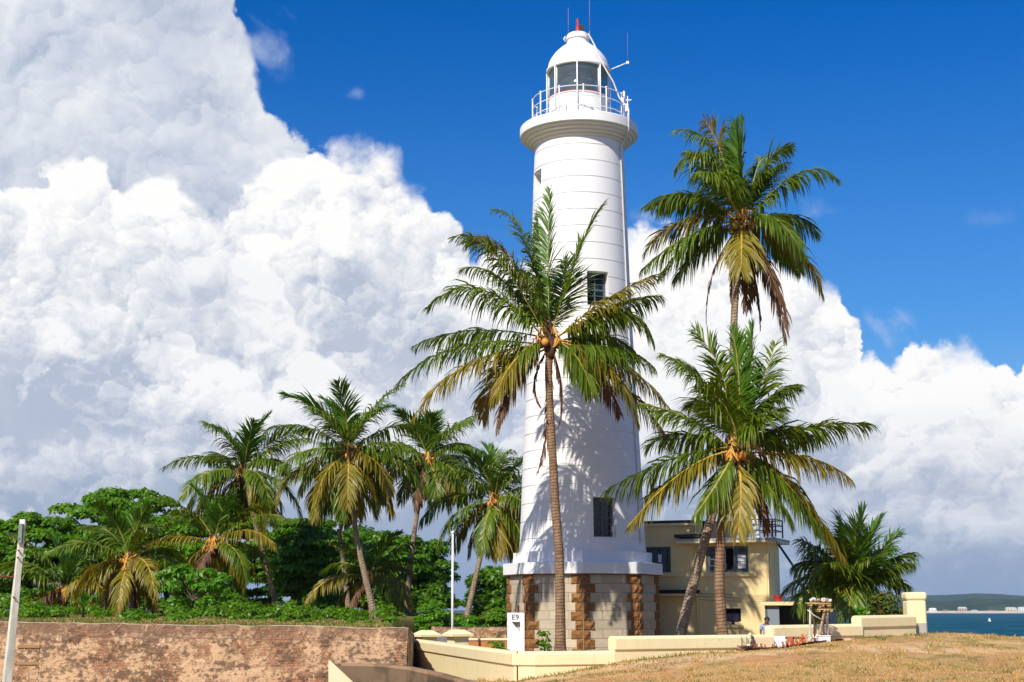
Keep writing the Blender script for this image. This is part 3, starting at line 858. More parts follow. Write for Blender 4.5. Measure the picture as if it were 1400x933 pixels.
pL = at(-140, 848, WALL_Y); pR = at(559, 858.5, WALL_Y)
V, F, UV = rough_wall(pL.x, WALL_Y, pR.x, WALL_Y, pL.z, pR.z, -1.5, 0.55)
M['lime_top'] = m_stained('lime_coping', (.74, .58, .40), (.40, .26, .15), .8, (1, 1, 1), lo=.45, hi=.62)
n_ = int((pR.x - pL.x) / .16) - 1
np_obj('masonry', V, F, [M['brick'], M['lime_top']], root, uv=UV, mi=[1 if 13 * n_ <= i < 15 * n_ else 0 for i in range(len(F))])
pa, pb = at(56, 869, WALL_Y - .3), at(557, 876, WALL_Y - .3)
V, F, UV = rough_wall(pa.x, WALL_Y - .31, pb.x, WALL_Y - .31, pa.z, pb.z, -1.5, .12, .04, seed=15)
np_obj('facing', V, F, M['brick'], root, uv=UV)
# return of the wall at its right end, running back
V, F, UV = rough_wall(pR.x - 0.27, WALL_Y + 0.29, pR.x - 0.95, 57, pR.z - 0.03, pR.z - 0.35, -1.5, 0.5, seed=4)
np_obj('masonry_return', V, F, M['brick'], root, uv=UV)
# raised patch of stone courses left of the pole (older facing) and thin ledge line
mb = MB()
for (xa, xb, ya, yb, pr) in ((24, 56, 882, 886, .03), (24, 56, 905, 909, .03)):
    a = at(xa, ya, WALL_Y - .32); c_ = at(xb, yb, WALL_Y - .32)
    mb.box(((a.x + c_.x) / 2, WALL_Y - .262, (a.z + c_.z) / 2), (c_.x - a.x, .1, a.z - c_.z))
M['ochre'] = m_stained('ochre_stone', (0.34, 0.20, 0.09), (0.12, 0.08, 0.04), 0.7, (1, 1, 1))
mb.build('stone_course', M['ochre'], root)

# second, lower stub of rampart behind the gate piers
a, c_ = at(590, 857, 66), at(694, 857, 66)
root2 = thing('rampart_stub', (a.x, 66, -0.4), 'low brown masonry wall behind the cream gate piers beside the lighthouse', 'wall')
V, F, UV = rough_wall(a.x, 66, c_.x + 1.5, 66, a.z, c_.z - .02, -0.8, 0.5, seed=9)
np_obj('masonry', V, F, M['brick'], root2, uv=UV)

# sloping stair cheek and low sunken wall at the foot of the rampart
Yc = WALL_Y - 1.6
pts = [at(449, 904, Yc), at(452, 904, Yc), at(486, 936, Yc), at(500, 950, Yc), at(449, 950, Yc)]
mb = MB(); n_ = len(pts)
vs = [p for p in pts] + [p + Vector((0.0, .22, -.02)) for p in pts]
mb.add(vs, [tuple(range(n_))[::-1], tuple(range(n_, 2 * n_))] + [(k, (k + 1) % n_, n_ + (k + 1) % n_, n_ + k) for k in range(n_)])
o = mb.build('stair_cheek', M['cream_pale'], None, (pts[0].x, Yc, -1.2))
tag(o, 'small sloping cream plaster cheek wall at the foot of the brown rampart', 'wall')
path = [at(468, 908, WALL_Y - .75), at(520, 909, WALL_Y - .85), at(560, 913, 43.0), at(600, 921, 41.5), at(640, 932, 40.0), at(668, 941, 39.4)]
mb = MB(); mb.sweep([(p.x, p.y, p.z) for p in path], [(0.16, -1.4), (0.16, -.02), (0.13, 0), (-0.13, 0), (-0.16, -.02), (-0.16, -1.4)][::-1])
M['dark_stone'] = m_stained('dark_brown_stone', (0.17, 0.115, 0.07), (0.035, 0.028, 0.018), 0.85, (1, 1, .6), lo=.4, hi=.6)  # dark brown stone colour with blackish blotches
tag(mb.build('low_wall', M['dark_stone'], None, (path[0].x, path[0].y, -1.2)), 'low dark stone wall curving between the rampart and the cream wall', 'wall')

# ------------------------------------------------------------------ cream boundary wall
CAP = [(0.20, -0.37), (0.20, -0.08), (0.15, -0.015), (0.08, 0.0), (-0.08, 0.0), (-0.15, -0.015), (-0.20, -0.08), (-0.20, -0.37)][::-1]
BODY = [(0.15, -2.2), (0.15, -0.368), (-0.15, -0.368), (-0.15, -2.2)][::-1]
A, B, C = at(558, 872.5, 58), at(706, 890.5, 41), at(840, 889.5, 41.3)
zlow = (A.z + B.z) / 2
root = thing('boundary_wall', (B.x, B.y, B.z - 1), 'low cream plaster wall with moulded coping in front of the lighthouse', 'wall')
low = [(A.x, A.y, A.z), (A.x * .6 + B.x * .4, A.y * .6 + B.y * .4, zlow), (A.x * .12 + B.x * .88, A.y * .12 + B.y * .88, B.z), (B.x + .05, B.y - .12, B.z), (B.x + .5, B.y - .2, B.z), (C.x, C.y, C.z)]
D0, D1 = at(836, 870, 41.2), at(1053, 867.5, 43.6)
high = [(D0.x, D0.y, D0.z), ((D0.x + D1.x) / 2, (D0.y + D1.y) / 2, (D0.z + D1.z) / 2), (D1.x, D1.y, D1.z)]
for nm, pth in (('low_run', low), ('high_run', high)):
    mb = MB(); mb.sweep(pth, BODY); mb.build(nm, M['cream'], root)
    mb = MB(); mb.sweep(pth, CAP); mb.build('coping', M['cream'], root, bevel=0.02)
mb = MB(); mb.box((B.x + .02, B.y - .29, B.z - .75), (.03, .02, 1.5)); mb.build('crack_joint', M['rust'], root)
# the seaward wall: stepped, with a rounded end and a round-topped post
E0, E1, E2, E3 = at(1054, 855, 44.6), at(1174, 853, 46.4), at(1170, 842, 46.35), at(1246, 840.5, 48.1)
root = thing('seaward_wall', (E0.x, E0.y, 0), 'stepped cream plaster wall running to a round post above the sea', 'wall')
mid = [(E0.x, E0.y, E0.z), ((E0.x + E1.x) / 2, (E0.y + E1.y) / 2, (E0.z + E1.z) / 2), (E1.x, E1.y, E1.z)]
hi_ = [(E2.x, E2.y, E2.z), (E3.x, E3.y, E3.z)]
for nm, pth in (('low_run', mid), ('high_run', hi_)):
    mb = MB(); mb.sweep(pth, BODY); mb.build(nm, M['cream'], root)
    mb = MB(); mb.sweep(pth, CAP); mb.build('coping', M['cream'], root, bevel=0.03)
mb = MB(); mb.lathe((E0.x, E0.y, E0.z), [(.15, -2), (.15, -.369), (.2, -.37), (.2, -.08), (.15, -.015), (.07, 0)], 24, cap1=True); mb.build('rounded_end', M['cream'], root)
P0 = at(1252, 866, 48.6); ptop = at(1252, 810, 48.6).z
def rrect(w, r, k=5):
    out = []
    for cx_, cy_, a0 in ((w - r, w - r, 0), (-(w - r), w - r, pi / 2), (-(w - r), -(w - r), pi), (w - r, -(w - r), 1.5 * pi)):
        for i in range(k + 1): a = a0 + pi / 2 * i / k; out.append((P0.x + cx_ + r * cos(a), P0.y + cy_ + r * sin(a)))
    return out
mb = MB(); mb.prism(rrect(.315, .09), -1.2, ptop - .25); mb.prism(rrect(.345, .10), ptop - .25, ptop); mb.build('end_post', M['cream'], root, bevel=.07)
mb = MB(); zb_ = at(1252, 852, 48.6).z; mb.prism(rrect(.322, .092), -1.2, zb_); mb.build('post_foot', M['concrete'], root)
WLINE = ([-4.2, B.x, C.x, D1.x, E0.x, E1.x, E3.x, P0.x + .4, P0.x + 1.2, 20], [58, B.y - .3, C.y - .3, D1.y - .3, E0.y - .3, E1.y - .3, E3.y - .3, 48.2, 50.5, 50.5])
mb = MB(); mb.sweep([(p.x, p.y, p.z) for p in path], [(0.165, -.05), (0.165, .005), (0.12, .022), (-0.12, .022), (-0.165, .005), (-0.165, -.05)][::-1])
M['brown_rim'] = m_stained('brown_rim', (.34, .22, .13), (.14, .09, .05), .8, (1, 1, 1), lo=.4, hi=.62); lw = bpy.data.objects['low_wall']; mb.build('coping', M['brown_rim'], lw)
# ------------------------------------------------------------------ lighthouse
LY = 63.0
LX = at(797, HOR, LY).x
AC = -atan2(LX, LY)                                   # angle of the camera as seen from the axis
lh = thing('lighthouse', (LX, LY, -0.3), 'tall white round lighthouse on an octagonal stone base with brown quoins', 'lighthouse')
LC = Vector((LX, LY, 0))


def lz(py, dist=0.0): return at(797, py, LY - dist).z


def lrad(py, half):
    z = lz(py); return half * (LY * cos(PITCH) + (z - EYE) * sin(PITCH)) / FPX


_prof = [(757, 87.0), (742, 85.6), (700, 83.6), (640, 81.0), (548, 75.6), (400, 68.3), (240, 62.2), (204, 60.2)]
_z = [lz(a) for a, b in _prof]; _r = [lrad(a, b) for a, b in _prof]


def RR(z): return float(np.interp(z, _z, _r))


Z0, Z1 = lz(757), lz(203.5)


def octo(r, a0=None):
    a0 = AC if a0 is None else a0
    return [(LX + r * sin(a0 + k * pi / 4), LY - r * cos(a0 + k * pi / 4)) for k in range(8)]


zl0, zl1, zs1 = lz(786, 3.2), lz(768, 3.2), lz(757, 2.7)
RB = 103.0 * (LY * cos(PITCH)) / FPX
mb = MB(); mb.prism(octo(RB), -0.6, zl0 + .02); mb.build('stone_base', M['ashlar'], lh)
mb = MB(); mb.prism(octo(RB * 1.055), zl0 + .02, zl0 + .055); mb.build('drip_band', M['rust'], lh)
mb = MB(); mb.prism(octo(109.5 * LY * cos(PITCH) / FPX), zl0 + .055, zl1); mb.prism(octo(95.5 * LY * cos(PITCH) / FPX), zl1, Z0 + .02)
mb.build('plinth_ledge', M['white'], lh, bevel=0.015)
# quoins: rough projecting blocks, alternately long and short, on both sides of every corner
rq = random.Random(5)
CH = 0.365
for k in range(8):
    a = AC + k * pi / 4
    P = octo(RB); p0 = Vector((*P[k], 0)); pn = Vector((*P[(k + 1) % 8], 0)); pp = Vector((*P[k - 1], 0))
    mb = MB(); out = Vector((sin(a), -cos(a), 0))
    n = int((zl0 + .55) / CH) + 1
    for j in range(n):
        zt = zl0 - 0.0 - j * CH; zb = zt - CH + 0.012
        for side, q in ((0, pn), (1, pp)):
            L = (0.50 if (j + side) % 2 else 0.30) + rq.uniform(-.03, .03)
            d = (q - p0).normalized(); nn = Vector((d.y, -d.x, 0)) if side == 0 else Vector((-d.y, d.x, 0))
            # a block with a pillowed rough face: 5 x 4 grid
            nu, nv = 6, 5; vs = []; st = 0.006
            for iv in range(nv):
                for iu in range(nu):
                    fu, fv = (0, .03, .3, .65, .97, 1)[iu], (0, .05, .5, .95, 1)[iv]
                    e = min(fu, 1 - fu, fv, 1 - fv)
                    pr = -0.02 if e < 1e-6 else (0.05 + rq.uniform(-.02, .02) if e < .06 else 0.085 + rq.uniform(-.035, .05))
                    ju = 0 if e < .06 else rq.uniform(-.03, .03)
                    vs.append(p0 + d * (st + (L - st) * fu + ju) + nn * pr + Vector((0, 0, zb + (zt - zb) * fv)))
            fs = [(r * nu + c_, r * nu + c_ + 1, (r + 1) * nu + c_ + 1, (r + 1) * nu + c_) for r in range(nv - 1) for c_ in range(nu - 1)]
            if side == 1: fs = [f[::-1] for f in fs]
            mb.add(vs, fs, smooth=False)
    mb.build('quoin_stack', M['quoin'], lh)

# shaft with recessed joints and real window openings
WINS = []
for (wa, w_, yt, yb) in ((R(20.5), 0.98, 371, 418), (R(21), 1.0, 681, 735), (R(-68), 0.95, 233, 259)):
    dist = 2.2 * cos(wa); WINS.append((AC + wa, w_, lz(yb, dist), lz(yt, dist)))
CR = (lz(235) - lz(258)) * 1.0
CR = 0.742
rows = [(Z0, 0)]
z = Z0 + 0.52
while z < Z1 - 0.3:
    rows += [(z, 0), (z + .001, 0.03), (z + 0.042, 0.03), (z + 0.043, 0)]; z += CR
rows.append((Z1, 0))
for _, _, a, b in WINS: rows += [(a, None), (b, None)]
rows.sort(key=lambda q: q[0])
rr = []
for z, g in rows:
    if g is None:
        rr.append((z, RR(z)))
    else: rr.append((z, RR(z) - g))
angs = set(round(2 * pi * k / 160 - pi, 6) for k in range(160))
for a, w_, z0, z1 in WINS:
    h = math.asin(w_ / 2 / RR((z0 + z1) / 2))
    for s_ in (-1, 1):
        e = a + s_ * h
        angs = {q for q in angs if abs(q - e) > 0.012}; angs.add(round(e, 6))
angs = sorted(angs); na = len(angs)


def inwin(am, zm):
    for a, w_, z0, z1 in WINS:
        h = math.asin(w_ / 2 / RR((z0 + z1) / 2))
        if abs(am - a) < h and z0 - 1e-6 < zm < z1 + 1e-6: return True
    return False


def sp_(a, r, z): return LC + Vector((r * sin(a), -r * cos(a), z))


mb = MB()
for (za, ra), (zb, rb) in zip(rr[:-1], rr[1:]):
    if zb - za < 1e-7: continue
    vs = [sp_(a, ra, za) for a in angs] + [sp_(a, rb, zb) for a in angs]; fs = []
    for k in range(na):
        k2 = (k + 1) % na
        am = (angs[k] + angs[k2]) / 2 if k2 else pi
        if inwin(am, (za + zb) / 2): continue
        fs.append((k, k2, na + k2, na + k))
    mb.add(vs, fs, smooth=True)
shaft_mb = mb
win_geo = []
for a, w_, z0, z1 in WINS:
    h = math.asin(w_ / 2 / RR((z0 + z1) / 2)); nrm = Vector((sin(a), -cos(a), 0)); tg = Vector((cos(a), sin(a), 0))
    din = RR(z1) * cos(h) - 0.42
    def inner(p):
        q = p - LC; return p - nrm * (q.dot(nrm) - din)
    cols = [q for q in angs if a - h - 1e-5 <= q <= a + h + 1e-5]
    for z in (z0, z1):
        P = [sp_(q, RR(z), z) for q in cols]; I = [inner(p) for p in P]; n = len(P)
        f = [(k, k + 1, n + k + 1, n + k) for k in range(n - 1)]
        shaft_mb.add(P + I, f if z == z1 else [x[::-1] for x in f], smooth=False)
    zs = [z for z, r in rr if z0 - 1e-6 <= z <= z1 + 1e-6]
    for e, rev in ((a - h, 0), (a + h, 1)):
        P = [sp_(e, RR(z), z) for z in zs]; I = [inner(p) for p in P]; n = len(P)
        f = [(k, k + 1, n + k + 1, n + k) for k in range(n - 1)]
        shaft_mb.add(P + I, [x[::-1] for x in f] if rev else f, smooth=False)
    half = RR((z0 + z1) / 2) * sin(h)
    win_geo.append((LC + nrm * din, nrm, tg, half, z0, z1))
shaft_mb.build('shaft', M['white'], lh)
for c_, nrm, tg, half, z0, z1 in win_geo:
    mb = MB(); H = z1 - z0; zc = (z0 + z1) / 2
    rot = Matrix((tg, nrm, Vector((0, 0, 1)))).transposed()
    for sx in (-1, 1): mb.box(c_ + tg * sx * (half - .05) + nrm * .03 + Vector((0, 0, zc)), (.1, .08, H), rot)
    mb.box(c_ + nrm * .032 + Vector((0, 0, zc)), (.055, .07, H - .02), rot)
    for fz in (0.02, .5, .98): mb.box(c_ + nrm * .034 + Vector((0, 0, z0 + H * fz)), (half * 2 - .02, .07, .07), rot)
    for fz in (.17, .335, .665, .83): mb.box(c_ + nrm * .034 + Vector((0, 0, z0 + H * fz)), (half * 2 - .02, .045, .03), rot)
    wo = mb.build('window', M['frame'], lh)
    mb = MB(); mb.box(c_ + nrm * .012 + Vector((0, 0, zc)), (half * 2, .012, H), rot); mb.build('pane', M['pane'], wo)
    mb = MB(); mb.box(c_ - nrm * .05 + Vector((0, 0, zc)), (half * 2 + .1, .02, H + .1), rot); mb.build('dark_room_sheet', M['void'], wo)  # near-black sheet standing in for the unlit room behind the pane

# gallery
G = {}
zc0, zr0, zr1 = Z1 - 0.02, lz(190), lz(177)
steps = [(RR(Z1) - .02, zc0)]
rs = [RR(Z1) + .10, RR(Z1) + .25, RR(Z1) + .40, RR(Z1) + .53]; dz_ = (zr0 - zc0) / 4
for i, r in enumerate(rs):
    zb = zc0 + i * dz_
    steps += [(r - .05, zb), (r - .012, zb + .018), (r, zb + .05), (r, zb + dz_ * .93), (r - .02, zb + dz_)]
mb = MB(); mb.lathe(LC, steps, 96); mb.build('cornice', M['cream_band'], lh)
RG = lrad(184, 80.5)
mb = MB(); mb.lathe(LC, [(rs[-1] - .03, zr0), (RG - .03, zr0), (RG, zr0 + .02), (RG, zr1 - .04), (RG - .04, zr1), (1.2, zr1 + .02)], 96); mb.build('gallery_deck', M['white'], lh)
# railing
RRL = 2.08; ZR = lz(116.5, 2.08); hgt = ZR - zr1
NP = 12; phase = AC + R(6)
mb = MB(); mb.lathe(LC, [(RRL + .06, zr1 - .01), (RRL + .06, zr1 + .035), (RRL - .06, zr1 + .035)], 72); rail = mb.build('railing', M['white_metal'], lh)
for k in range(NP):
    mb = MB(); a = phase + 2 * pi * k / NP
    b0 = LC + Vector((RRL * sin(a), -RRL * cos(a), zr1)); mb.tube([b0 + Vector((0, 0, .03)), b0 + Vector((0, 0, hgt + .03))], [.036, .03], 8)
    mb.lathe(b0 + Vector((0, 0, hgt)), [(.045, .0), (.05, .03), (.035, .07)], 8, cap1=True)
    mb.lathe(b0, [(.07, .036), (.07, .06), (.04, .08)], 8); mb.build('railing_post', M['white_metal'], rail)
for fz in (1.0, .66, .33):
    mb = MB(); pts = [LC + Vector((RRL * sin(2 * pi * k / 72), -RRL * cos(2 * pi * k / 72), zr1 + hgt * fz)) for k in range(73)]
    mb.tube(pts, .02, 6, cap=False); mb.build('rail', M['white_metal'], rail)
# a cluster of clamps and an aerial mount on the right of the railing
mb = MB(); a = AC + R(78); b0 = LC + Vector((RRL * sin(a), -RRL * cos(a), zr1))
mb.tube([b0, b0 + Vector((0, 0, hgt + .28))], .05, 8); mb.box(b0 + Vector((.08, -.03, hgt * .62)), (.2, .14, .34)); mb.tube([b0 + Vector((.14, 0, .1)), b0 + Vector((.16, 0, hgt + .05))], .025, 6)
mb.box(b0 + Vector((-.07, -.02, hgt * .9)), (.12, .1, .2)); mb.box(b0 + Vector((.2, 0, hgt * .9)), (.25, .05, .05))
mb.build('aerial_mount', M['white_metal'], lh)
# lantern room
RL = lrad(110, 40.0); zg0, zg1 = lz(123.5, RL), lz(83.6, RL + .1)
mb = MB(); mb.lathe(LC, [(RL + .02, zr1), (RL + .02, zr1 + .62), (RL + .035, zr1 + .64), (RL + .035, zr1 + .68), (RL + .02, zr1 + .7), (RL + .02, zg0 - .06), (RL + .06, zg0 - .05), (RL + .06, zg0 - .015), (RL - .06, zg0 - .01)], 64)
mb.build('lantern_drum', M['white'], lh)
mb = MB(); mb.lathe(LC, [(RL + .055, zg0 - .012), (RL + .055, zg0 + .03), (RL - .03, zg0 + .035)], 64); mb.build('sill_band', M['red'], lh)
a0 = AC - R(2)
lan = MB()
for k in range(8):
    a = a0 + k * pi / 4
    p = LC + Vector((RL * sin(a), -RL * cos(a), 0)); lan.tube([p + Vector((0, 0, zg0)), p + Vector((0, 0, zg1 + .05))], .04, 8)
    q = LC + Vector(((RL + .1) * sin(a), -(RL + .1) * cos(a), 0)); lan.tube([q + Vector((0, 0, zr1)), q + Vector((0, 0, zg1))], .032, 8)
lanf = lan.build('lantern_frame', M['white_metal'], lh)
for k in range(8):
    a = a0 + k * pi / 4; b_ = a + pi / 4
    mb = MB(); vs = []
    for z in (zg0, zg1 + .02):
        for j in range(5):
            q = a + .02 + (b_ - a - .04) * j / 4; vs.append(LC + Vector((RL * sin(q), -RL * cos(q), z)))
    mb.add(vs, [(j, j + 1, 6 + j, 5 + j) for j in range(4)], smooth=True); mb.build('pane', M['lantern_glass'], lanf)
M['optic'] = m_glass('optic_glass', (0.35, 0.42, 0.38), .25, .15, .3)
mb = MB(); mb.lathe(LC, [(.25, zg0 - .3), (.3, zg0 + .2), (.62, zg0 + .28)] + [(.62 + .1 * sin(pi * i / 8) + (.03 if i % 2 else 0), zg0 + .28 + .95 * i / 8) for i in range(1, 9)] + [(.3, zg0 + 1.27), (.1, zg1)], 32)
mb.build('lamp_optic', M['optic'], lh)
mb = MB(); mb.lathe(LC, [(RL - .05, zg0 + .0), (.1, zg0 + .01)], 32); mb.build('lantern_floor', M['concrete'], lh)
# dome, ventilator, weather vane
RD = lrad(92, 43.8); zd0 = zg1; zd1 = lz(62)
nk = lrad(58, 15.5)
dome = [(RL - .05, zd0 - .0), (RD - .02, zd0 - .02), (RD, zd0), (RD, zd0 + .08), (RD - .03, zd0 + .11)]
for i in range(1, 17):
    f = i / 16; dome.append(((RD - .05) * float(np.interp(f, [0, .1, .2, .3, .4, .5, .6, .7, .8, .9, .96, 1], [1, .985, .965, .935, .89, .835, .77, .695, .605, .50, .42, nk / (RD - .05) + .02])), zd0 + .11 + (zd1 - zd0 - .11) * f))
mb = MB(); mb.lathe(LC, dome, 64)
mb.build('dome', M['white'], lh)
mb = MB(); mb.lathe(LC, [(0.2, zd0 + .02), (RL - .05, zd0 + .02)][::-1], 48); mb.build('dome_soffit', M['concrete'], lh)
zt = lz(47.5); hn = zt - zd1
mb = MB(); mb.lathe(LC, [(nk + .02, zd1 - .03), (nk + .03, zd1 + .05), (nk - .02, zd1 + .08), (nk - .02, zd1 + hn * .42), (nk + .05, zd1 + hn * .46), (nk + .05, zd1 + hn * .6), (nk, zd1 + hn * .66), (nk, zt - .06), (nk - .08, zt), (0.02, zt + .07)], 40)
mb.build('ventilator', M['white'], lh)
mb = MB(); mb.tube([LC + Vector((-(nk + .06) , -.05, zd1 + hn * .3)), LC + Vector((-(nk + .14), -.1, zd1 + hn * .5)), LC + Vector((-(nk + .06), -.05, zd1 + hn * .78))], .03, 6); mb.build('ventilator_handle', M['white_metal'], lh)
mb = MB(); b0 = LC + Vector((0.0, 0, zt)); mb.lathe(b0, [(.13, .0), (.11, .3), (.05, .5), (.03, .72)], 14, cap1=True)
mb.tube([b0 + Vector((-.02, 0, .45)), b0 + Vector((-.07, 0, .62)), b0 + Vector((.0, 0, .78))], .03, 6)
va = mb.build('weather_vane', M['red'], lh)
mb = MB(); q = b0 + Vector((.14, -.02, .2)); mb.add([q + Vector(v) for v in ((-.05, -.02, 0), (.16, -.02, -.02), (.14, -.02, .28), (-.06, -.02, .22), (-.05, .02, 0), (.16, .02, -.02), (.14, .02, .28), (-.06, .02, .22))],
       [(0, 1, 2, 3), (7, 6, 5, 4), (0, 4, 5, 1), (1, 5, 6, 2), (2, 6, 7, 3), (3, 7, 4, 0)]); mb.build('vane_flag', M['black'], va)
# aerials
def aer(px, pyt, pyb, m_, r=.013, dy=0.0, dist=0):
    a = at(px, pyb, LY - dist); b = at(px + dy, pyt, LY - dist); mb = MB(); mb.tube([a, b], [r, r * .7], 6)
    mb.lathe(a, [(.03, 0), (.03, .12), (r, .14)], 8); return mb.build('aerial', m_, lh)
M['aerial'] = m_plain('aerial_grey', (.28, .20, .22), .5, .1)
aer(777, 11, 50, M['aerial']); aer(806, -4, 47, M['aerial']); aer(858, 45, 88, M['aerial'], .008)
a, b = at(836, 95, LY), at(858, 86, LY); mb = MB(); mb.tube([a, b], .03, 8); mb.box(b, (.12, .1, .12)); mb.build('aerial_arm', M['white_metal'], lh)
# lightning conductor running from the ventilator over the dome and down the shaft
pts = []
for px, py, r in ((803, 48, nk), (806, 45.3, nk + .15), (811, 52, nk + .2), (816, 66, 1.0), (822, 88, RD + .03), (828, 100, RD + .15), (838, 118, 1.9), (846, 140, RRL + .05), (856, 160, RG + .02)):
    z = lz(py, 0.6); dx_ = (px - 792.5) * .0326
    if py > 150: dx_ = 2.12
    dyy = -sqrt(max(0.02, r * r - dx_ * dx_)); pts.append(LC + Vector((dx_, dyy, z)))
last = pts[-1]; pts.append(Vector((last.x, last.y, zr0 - .05)))
ac = AC + R(64)
pts.append(LC + Vector(((RR(Z1) + .3) * sin(ac), -(RR(Z1) + .3) * cos(ac), Z1 + .05)))
z = Z1 - .25
while z > Z0:
    r = RR(z) + .035; pts.append(LC + Vector((r * sin(ac), -r * cos(ac), z))); z -= .6
mb = MB(); mb.tube(pts, .035, 8); mb.build('conductor_cable', M['cable'], lh)
# small dark slot in the stone base
P = octo(RB); a_, b_ = Vector((*P[7], 0)), Vector((*P[6], 0)); d = (b_ - a_).normalized(); nn = Vector((-d.y, d.x, 0))
s_ = at(703, 834, LY - 1.2); c_ = a_ + d * ((s_ - a_).dot(d)); c_.z = at(703, 834, c_.y).z
mb = MB(); mb.box(c_ + nn * .012, (.17, .05, .36), Matrix((d, nn, Vector((0, 0, 1)))).transposed()); mb.build('vent_slot', M['rust'], lh)
# ------------------------------------------------------------------ keeper's house
BO = Vector((at(1050, HOR, 64).x, 64, 0))
BU = Vector((-.928, .371, 0)).normalized(); BN = Vector((-BU.y, BU.x, 0)); BN = BN if BN.y < 0 else -BN
UP = Vector((0, 0, 1))


def bu(px, n=0.0):
    d = pdir(px, 800); k = d.x / d.y; o = BO + BN * n
    return (k * o.y - o.x) / (BU.x - k * BU.y)


def bz(px, py, n=0.0):
    p = BO + BN * n + BU * bu(px, n); return at(px, py, p.y).z


def bp(u, n, z): return BO + BU * u + BN * n + UP * z


BROT = Matrix((-BU, -BN, UP)).transposed()


def bbox(mb, u0, u1, n0, n1, z0, z1):
    mb.box(bp((u0 + u1) / 2, (n0 + n1) / 2, (z0 + z1) / 2), (abs(u1 - u0), abs(n1 - n0), abs(z1 - z0)), BROT)


hb = thing('house', tuple(BO + Vector((-3, 2, -.3))), 'two storey yellow flat roofed house behind the lighthouse with grey windows', 'house')
uL = bu(957); uF = bu(838)
zr = bz(1000, 743); zl = bz(920, 719)
DEP = 2.7
FW = []      # openings in the front: (u0,u1,z0,z1)
for x0, x1, y0, y1 in ((966, 1024, 747, 782.5), (884, 918, 748, 783), (990, 1012, 832, 850)):
    FW.append((bu(x1), bu(x0), bz((x0 + x1) / 2, y1), bz((x0 + x1) / 2, y0)))


def wall_with_holes(mb, u0, u1, z0, z1, holes, n=0.0, th=.24):
    us = sorted({u0, u1, *[h for q in holes for h in q[:2]]}); zs = sorted({z0, z1, *[h for q in holes for h in q[2:]]})
    for a, b in zip(us[:-1], us[1:]):
        for c, d in zip(zs[:-1], zs[1:]):
            if any(q[0] - 1e-6 <= a and b <= q[1] + 1e-6 and q[2] - 1e-6 <= c and d <= q[3] + 1e-6 for q in holes): continue
            bb = [bp(a, n, c), bp(b, n, c), bp(b, n, d), bp(a, n, d)]
            mb.add(bb, [(3, 2, 1, 0)], smooth=False)
    for a, b, c, d in holes:
        F = [(a, c), (b, c), (b, d), (a, d)]
        for i in range(4):
            p, q = F[i], F[(i + 1) % 4]
            mb.add([bp(p[0], n, p[1]), bp(q[0], n, q[1]), bp(q[0], n - th, q[1]), bp(p[0], n - th, p[1])], [(0, 1, 2, 3)], smooth=False)


mb = MB(); wall_with_holes(mb, 0, uL, -.6, zr, [FW[0], FW[2]])
wall_with_holes(mb, uL, uF, -.6, zl, [FW[1]], n=.03)
for q in ((uL, 0), ):  # small step between the two fronts
    mb.add([bp(uL, 0, -.6), bp(uL, .03, -.6), bp(uL, .03, zl), bp(uL, 0, zl)], [(0, 1, 2, 3)])
mb.add([bp(uL, .03, zr), bp(uL, -3, zr), bp(uL, -3, zl), bp(uL, .03, zl)], [(0, 1, 2, 3)])
# right side with two tall narrow recesses
sd = []
for x0, x1 in ((.55, 1.0), (1.6, 2.0)): sd.append((x0, x1))
mb.add([bp(0, 0, -.6), bp(0, -DEP, -.6), bp(0, -DEP, zr), bp(0, 0, zr)], [(0, 1, 2, 3)])
mb.add([bp(0, -DEP, -.6), bp(uF, -DEP, -.6), bp(uF, -DEP, zr), bp(0, -DEP, zr)], [(0, 1, 2, 3)])
mb.add([bp(0, 0, zr), bp(uF, 0, zr), bp(uF, -DEP, zr), bp(0, -DEP, zr)], [(0, 1, 2, 3)])
mb.add([bp(uL, .03, zl), bp(uF, .03, zl), bp(uF, -4, zl), bp(uL, -4, zl)], [(0, 1, 2, 3)])
mb.build('wall', M['yellow'], hb)
mb = MB()
for a, b in sd: bbox(mb, -.001, -.03, -a, -b, bz(1050, 785), zr - .25)
bbox(mb, -.001, -.07, -.05, -.16, 0, zr - .05)
mb.build('pilaster', M['yellow'], hb)
# roof slabs
mb = MB(); bbox(mb, -.5, bu(930), .55, -DEP, zr, zr + .12); rs1 = mb.build('roof_slab', M['cream_pale'], hb, bevel=.01)
mb = MB(); bbox(mb, -.52, bu(929), .57, -DEP - .02, zr + .122, zr + .19)
mb.build('roof_edge', M['concrete'], rs1)
mb = MB(); bbox(mb, uL - .1, uF, .25, -4.2, zl, zl + .10); rs2 = mb.build('roof_slab', M['cream_pale'], hb)
mb = MB(); bbox(mb, uL - .12, uF, .27, -4.2, zl + .102, zl + .22); mb.build('roof_edge', M['black'], rs2)
mb = MB(); bbox(mb, bu(962), bu(928), .60, .02, zr + .252, zr + .40); mb.build('canopy_top', M['black'], rs1)
zc = bz(925, 815); mb = MB(); bbox(mb, bu(956), bu(898), .5, .035, zc, zc + .10); cn = mb.build('canopy', M['cream_pale'], hb)
mb = MB(); bbox(mb, bu(957), bu(897), .53, .036, zc + .102, zc + .26); mb.build('canopy_top', M['black'], cn)
